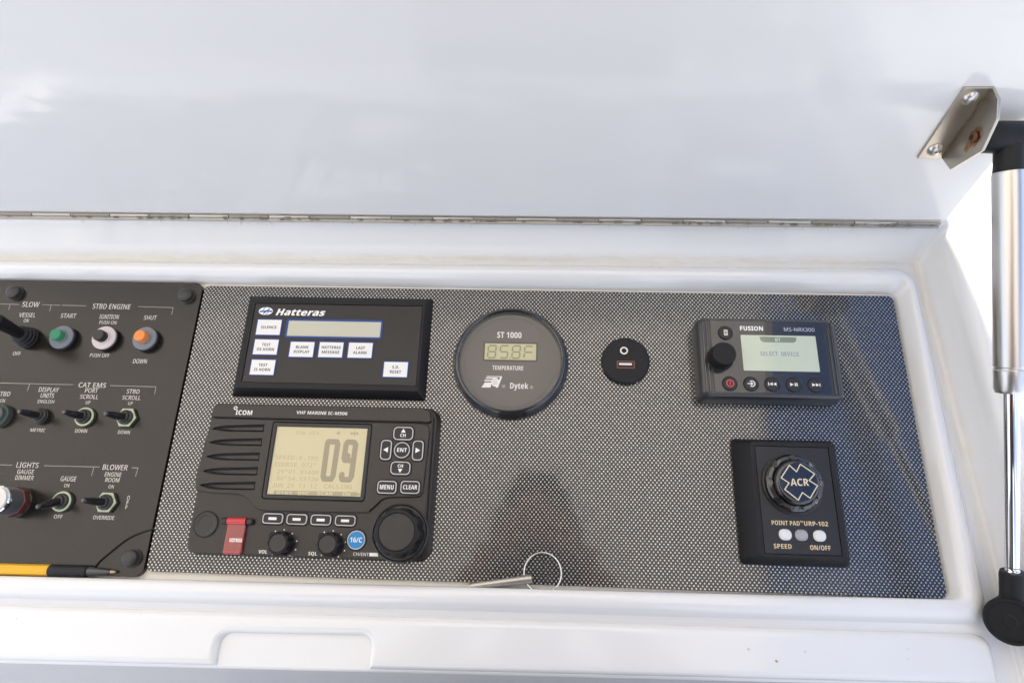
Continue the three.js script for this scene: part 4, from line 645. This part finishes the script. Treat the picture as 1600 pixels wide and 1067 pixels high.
for (const [x, z, dx, l] of [[0.735, 1.2, -0.05, 'upright polished steel stanchion on the deck with a slight inward lean'], [0.545, 1.2, -0.06, 'steel stanchion on the deck standing between the photographer and the others'], [1.2, 1.2, 0.05, 'outermost steel stanchion on the deck, leaning away from the helm']]) {
  const y = 0.09, t = worldThing('stanchion', l, 'stanchion', [x, y, z], 'stanchions behind the helm');
  wpart('pole', rod([x, y, z], [x + dx, y + 0.85, z], [[0, 0.017], [1, 0.017], [1, 0.0005]], 20), M.steel, t);
  wpart('foot', new THREE.CylinderGeometry(0.03, 0.04, 0.02, 24).translate(x, y + 0.01, z), M.steel, t);
}
// signed distance figure meshed with marching cubes
function figure(bones, c, half, res, k = 0.02) {
  const mc = new MarchingCubes(res, M.black, false, false, 400000), hs = res / 2, f = mc.field, len = res * res;
  f.fill(-1);
  const B = bones.map(([a, b, r0, r1]) => ({ a, d: [b[0] - a[0], b[1] - a[1], b[2] - a[2]], r0, r1: r1 ?? r0 })); for (const b of B) b.l2 = b.d[0] ** 2 + b.d[1] ** 2 + b.d[2] ** 2 + 1e-9;
  for (let z = 0; z < res; z++) for (let y = 0; y < res; y++) for (let x = 0; x < res; x++) {
    const p = [c[0] + (x - hs) / hs * half, c[1] + (y - hs) / hs * half, c[2] + (z - hs) / hs * half]; let D = 1;
    for (const b of B) {
      const q0 = p[0] - b.a[0], q1 = p[1] - b.a[1], q2 = p[2] - b.a[2]; let t = (q0 * b.d[0] + q1 * b.d[1] + q2 * b.d[2]) / b.l2; t = t < 0 ? 0 : t > 1 ? 1 : t;
      const e = Math.hypot(q0 - t * b.d[0], q1 - t * b.d[1], q2 - t * b.d[2]) - (b.r0 + (b.r1 - b.r0) * t);
      if (e > D + k) continue; const h = Math.max(k - Math.abs(D - e), 0) / k; D = Math.min(D, e) - h * h * k * 0.25;
    }
    f[z * len + y * res + x] = -D;
  }
  mc.isolation = 0; mc.update();
  const n = mc.count * 1, g = new THREE.BufferGeometry(); g.setAttribute('position', new THREE.BufferAttribute(mc.positionArray.slice(0, n * 3), 3)); g.setAttribute('normal', new THREE.BufferAttribute(mc.normalArray.slice(0, n * 3), 3));
  g.scale(half, half, half); g.translate(...c); g.deleteAttribute('normal'); const m = mergeVertices(g, 1e-5); m.computeVertexNormals(); return m;
}
{
  const t = worldThing('person', 'photographer in a navy shirt and dark cap leaning over the console holding a camera', 'person', [0, 0.09, 0.45]);
  const skin = mat([0.42, 0.24, 0.16], 0.55), shirt = mat([0.022, 0.026, 0.04], 0.85), shorts = mat([0.05, 0.048, 0.045], 0.85), cap = mat([0.015, 0.015, 0.018], 0.8);
  const S = [-1, 1], arms = S.flatMap((s) => [[[s * 0.19, 1.56, 0.47], [s * 0.30, 1.36, 0.44], 0.052, 0.042], [[s * 0.30, 1.36, 0.44], [s * 0.115, 1.56, 0.31], 0.042, 0.028]]);
  const trunk = [[[0, 1.52, 0.47], [0, 1.28, 0.43], 0.125, 0.12], [[-0.1, 1.53, 0.46], [0.1, 1.53, 0.46], 0.10], [[0, 1.28, 0.43], [0, 1.02, 0.42], 0.125, 0.13], [[-0.15, 1.57, 0.46], [0.15, 1.57, 0.46], 0.06]];
  const legs = S.flatMap((s) => [[[s * 0.09, 1.0, 0.42], [s * 0.12, 0.55, 0.43], 0.088, 0.06], [[s * 0.12, 0.55, 0.43], [s * 0.12, 0.17, 0.50], 0.058, 0.04], [[s * 0.12, 0.15, 0.51], [s * 0.13, 0.13, 0.34], 0.042, 0.035]]);
  const head = [[[0, 1.765, 0.235], [0, 1.825, 0.285], 0.074, 0.084], [[0, 1.735, 0.225], [0, 1.76, 0.25], 0.05, 0.06], [[0, 1.60, 0.43], [0, 1.74, 0.31], 0.056, 0.05], [[0, 1.765, 0.158], [0, 1.745, 0.152], 0.011, 0.014], ...S.map((s) => [[s * 0.08, 1.775, 0.29], [s * 0.084, 1.80, 0.30], 0.016, 0.018])];
  // a hand with palm, four unequal fingers and a thumb, closed on the side of the camera body
  const hand = (s) => { const w = [s * 0.115, 1.56, 0.31], p = [s * 0.088, 1.585, 0.265], B = [[w, p, 0.026, 0.034]]; [[0.030, 0.034], [0.010, 0.040], [-0.010, 0.037], [-0.028, 0.029]].forEach(([o, l]) => { const k0 = [s * 0.084, 1.585 + o * 0.82, 0.255 + o * -0.57], k1 = [s * 0.080, k0[1] - 0.018, k0[2] - l * 0.8], k2 = [s * 0.064, k1[1] - 0.012, k1[2] - 0.006]; B.push([p, k0, 0.014, 0.010], [k0, k1, 0.0098, 0.009], [k1, k2, 0.009, 0.008]); }); B.push([[s * 0.095, 1.575, 0.285], [s * 0.072, 1.61, 0.29], 0.013, 0.011], [[s * 0.072, 1.61, 0.29], [s * 0.045, 1.615, 0.282], 0.0105, 0.009]); return B; };
  const bodyG = figure([...trunk, ...arms, ...legs, ...head], [0, 0.98, 0.42], 1.02, 150, 0.03), hands = S.map((s) => figure(hand(s), [s * 0.09, 1.58, 0.27], 0.1, 64, 0.008));
  const body = wpart('body', mergeGeometries([bodyG, ...hands].map((g) => g)), skin, t);
  const fat = (b, d) => b.map(([a, c, r0, r1]) => [a, c, r0 + d, (r1 ?? r0) + d]);
  wpart('shirt', figure(fat([...trunk, ...S.map((s) => [[s * 0.19, 1.56, 0.47], [s * 0.27, 1.42, 0.449], 0.06, 0.058])], 0.012), [0, 1.32, 0.45], 0.46, 80, 0.03), shirt, body);
  wpart('shorts', figure(fat([[[0, 1.12, 0.425], [0, 1.0, 0.42], 0.128, 0.13], ...S.map((s) => [[s * 0.09, 1.0, 0.42], [s * 0.115, 0.66, 0.428], 0.092, 0.09])], 0.014), [0, 0.88, 0.42], 0.4, 64, 0.03), shorts, body);
  wpart('cap', figure([[[0, 1.80, 0.235], [0, 1.845, 0.295], 0.083, 0.088], [[-0.045, 1.83, 0.165], [0.045, 1.83, 0.165], 0.014], [[-0.03, 1.825, 0.135], [0.03, 1.825, 0.135], 0.010], [[0, 1.84, 0.19], [0, 1.825, 0.14], 0.03, 0.012]], [0, 1.82, 0.24], 0.17, 56, 0.02), cap, body);
  for (const s of S) { wpart('eye', new THREE.SphereGeometry(0.011, 16, 12).translate(s * 0.031, 1.778, 0.172), mat([0.5, 0.48, 0.45], 0.2), body); }
  wpart('mouth', new THREE.CapsuleGeometry(0.004, 0.03, 4, 8).rotateZ(Math.PI / 2).translate(0, 1.722, 0.178), mat([0.30, 0.10, 0.09], 0.5), body);
}
{
  const t = worldThing('camera', 'black camera held in both hands by the photographer above the panel', 'camera', [0.003, 1.585, 0.258]);
  const turnTo = (g) => g.applyQuaternion(camera.quaternion).translate(0.003, 1.585, 0.258);
  const bodyM = mat([0.015, 0.015, 0.016], 0.5);
  wpart('camera_body', turnTo(new THREE.BoxGeometry(0.125, 0.078, 0.034, 1, 1, 1).translate(0, 0, 0)), bodyM, t);
  wpart('viewfinder', turnTo(new THREE.CylinderGeometry(0.018, 0.03, 0.022, 4, 1).rotateY(Math.PI / 4).translate(0, 0.049, 0)), bodyM, t);
  wpart('lens', turnTo(new THREE.CylinderGeometry(0.034, 0.034, 0.042, 32).rotateX(Math.PI / 2).translate(0, 0, -0.037)), bodyM, t);
}

const renderer = new THREE.WebGLRenderer({ antialias: true });
renderer.toneMapping = THREE.LinearToneMapping; renderer.toneMappingExposure = EXPOSURE;
renderer.shadowMap.enabled = true; renderer.shadowMap.type = THREE.PCFSoftShadowMap;
scene.traverse((o) => { delete o.userData.origin; });
renderer.render(scene, camera);
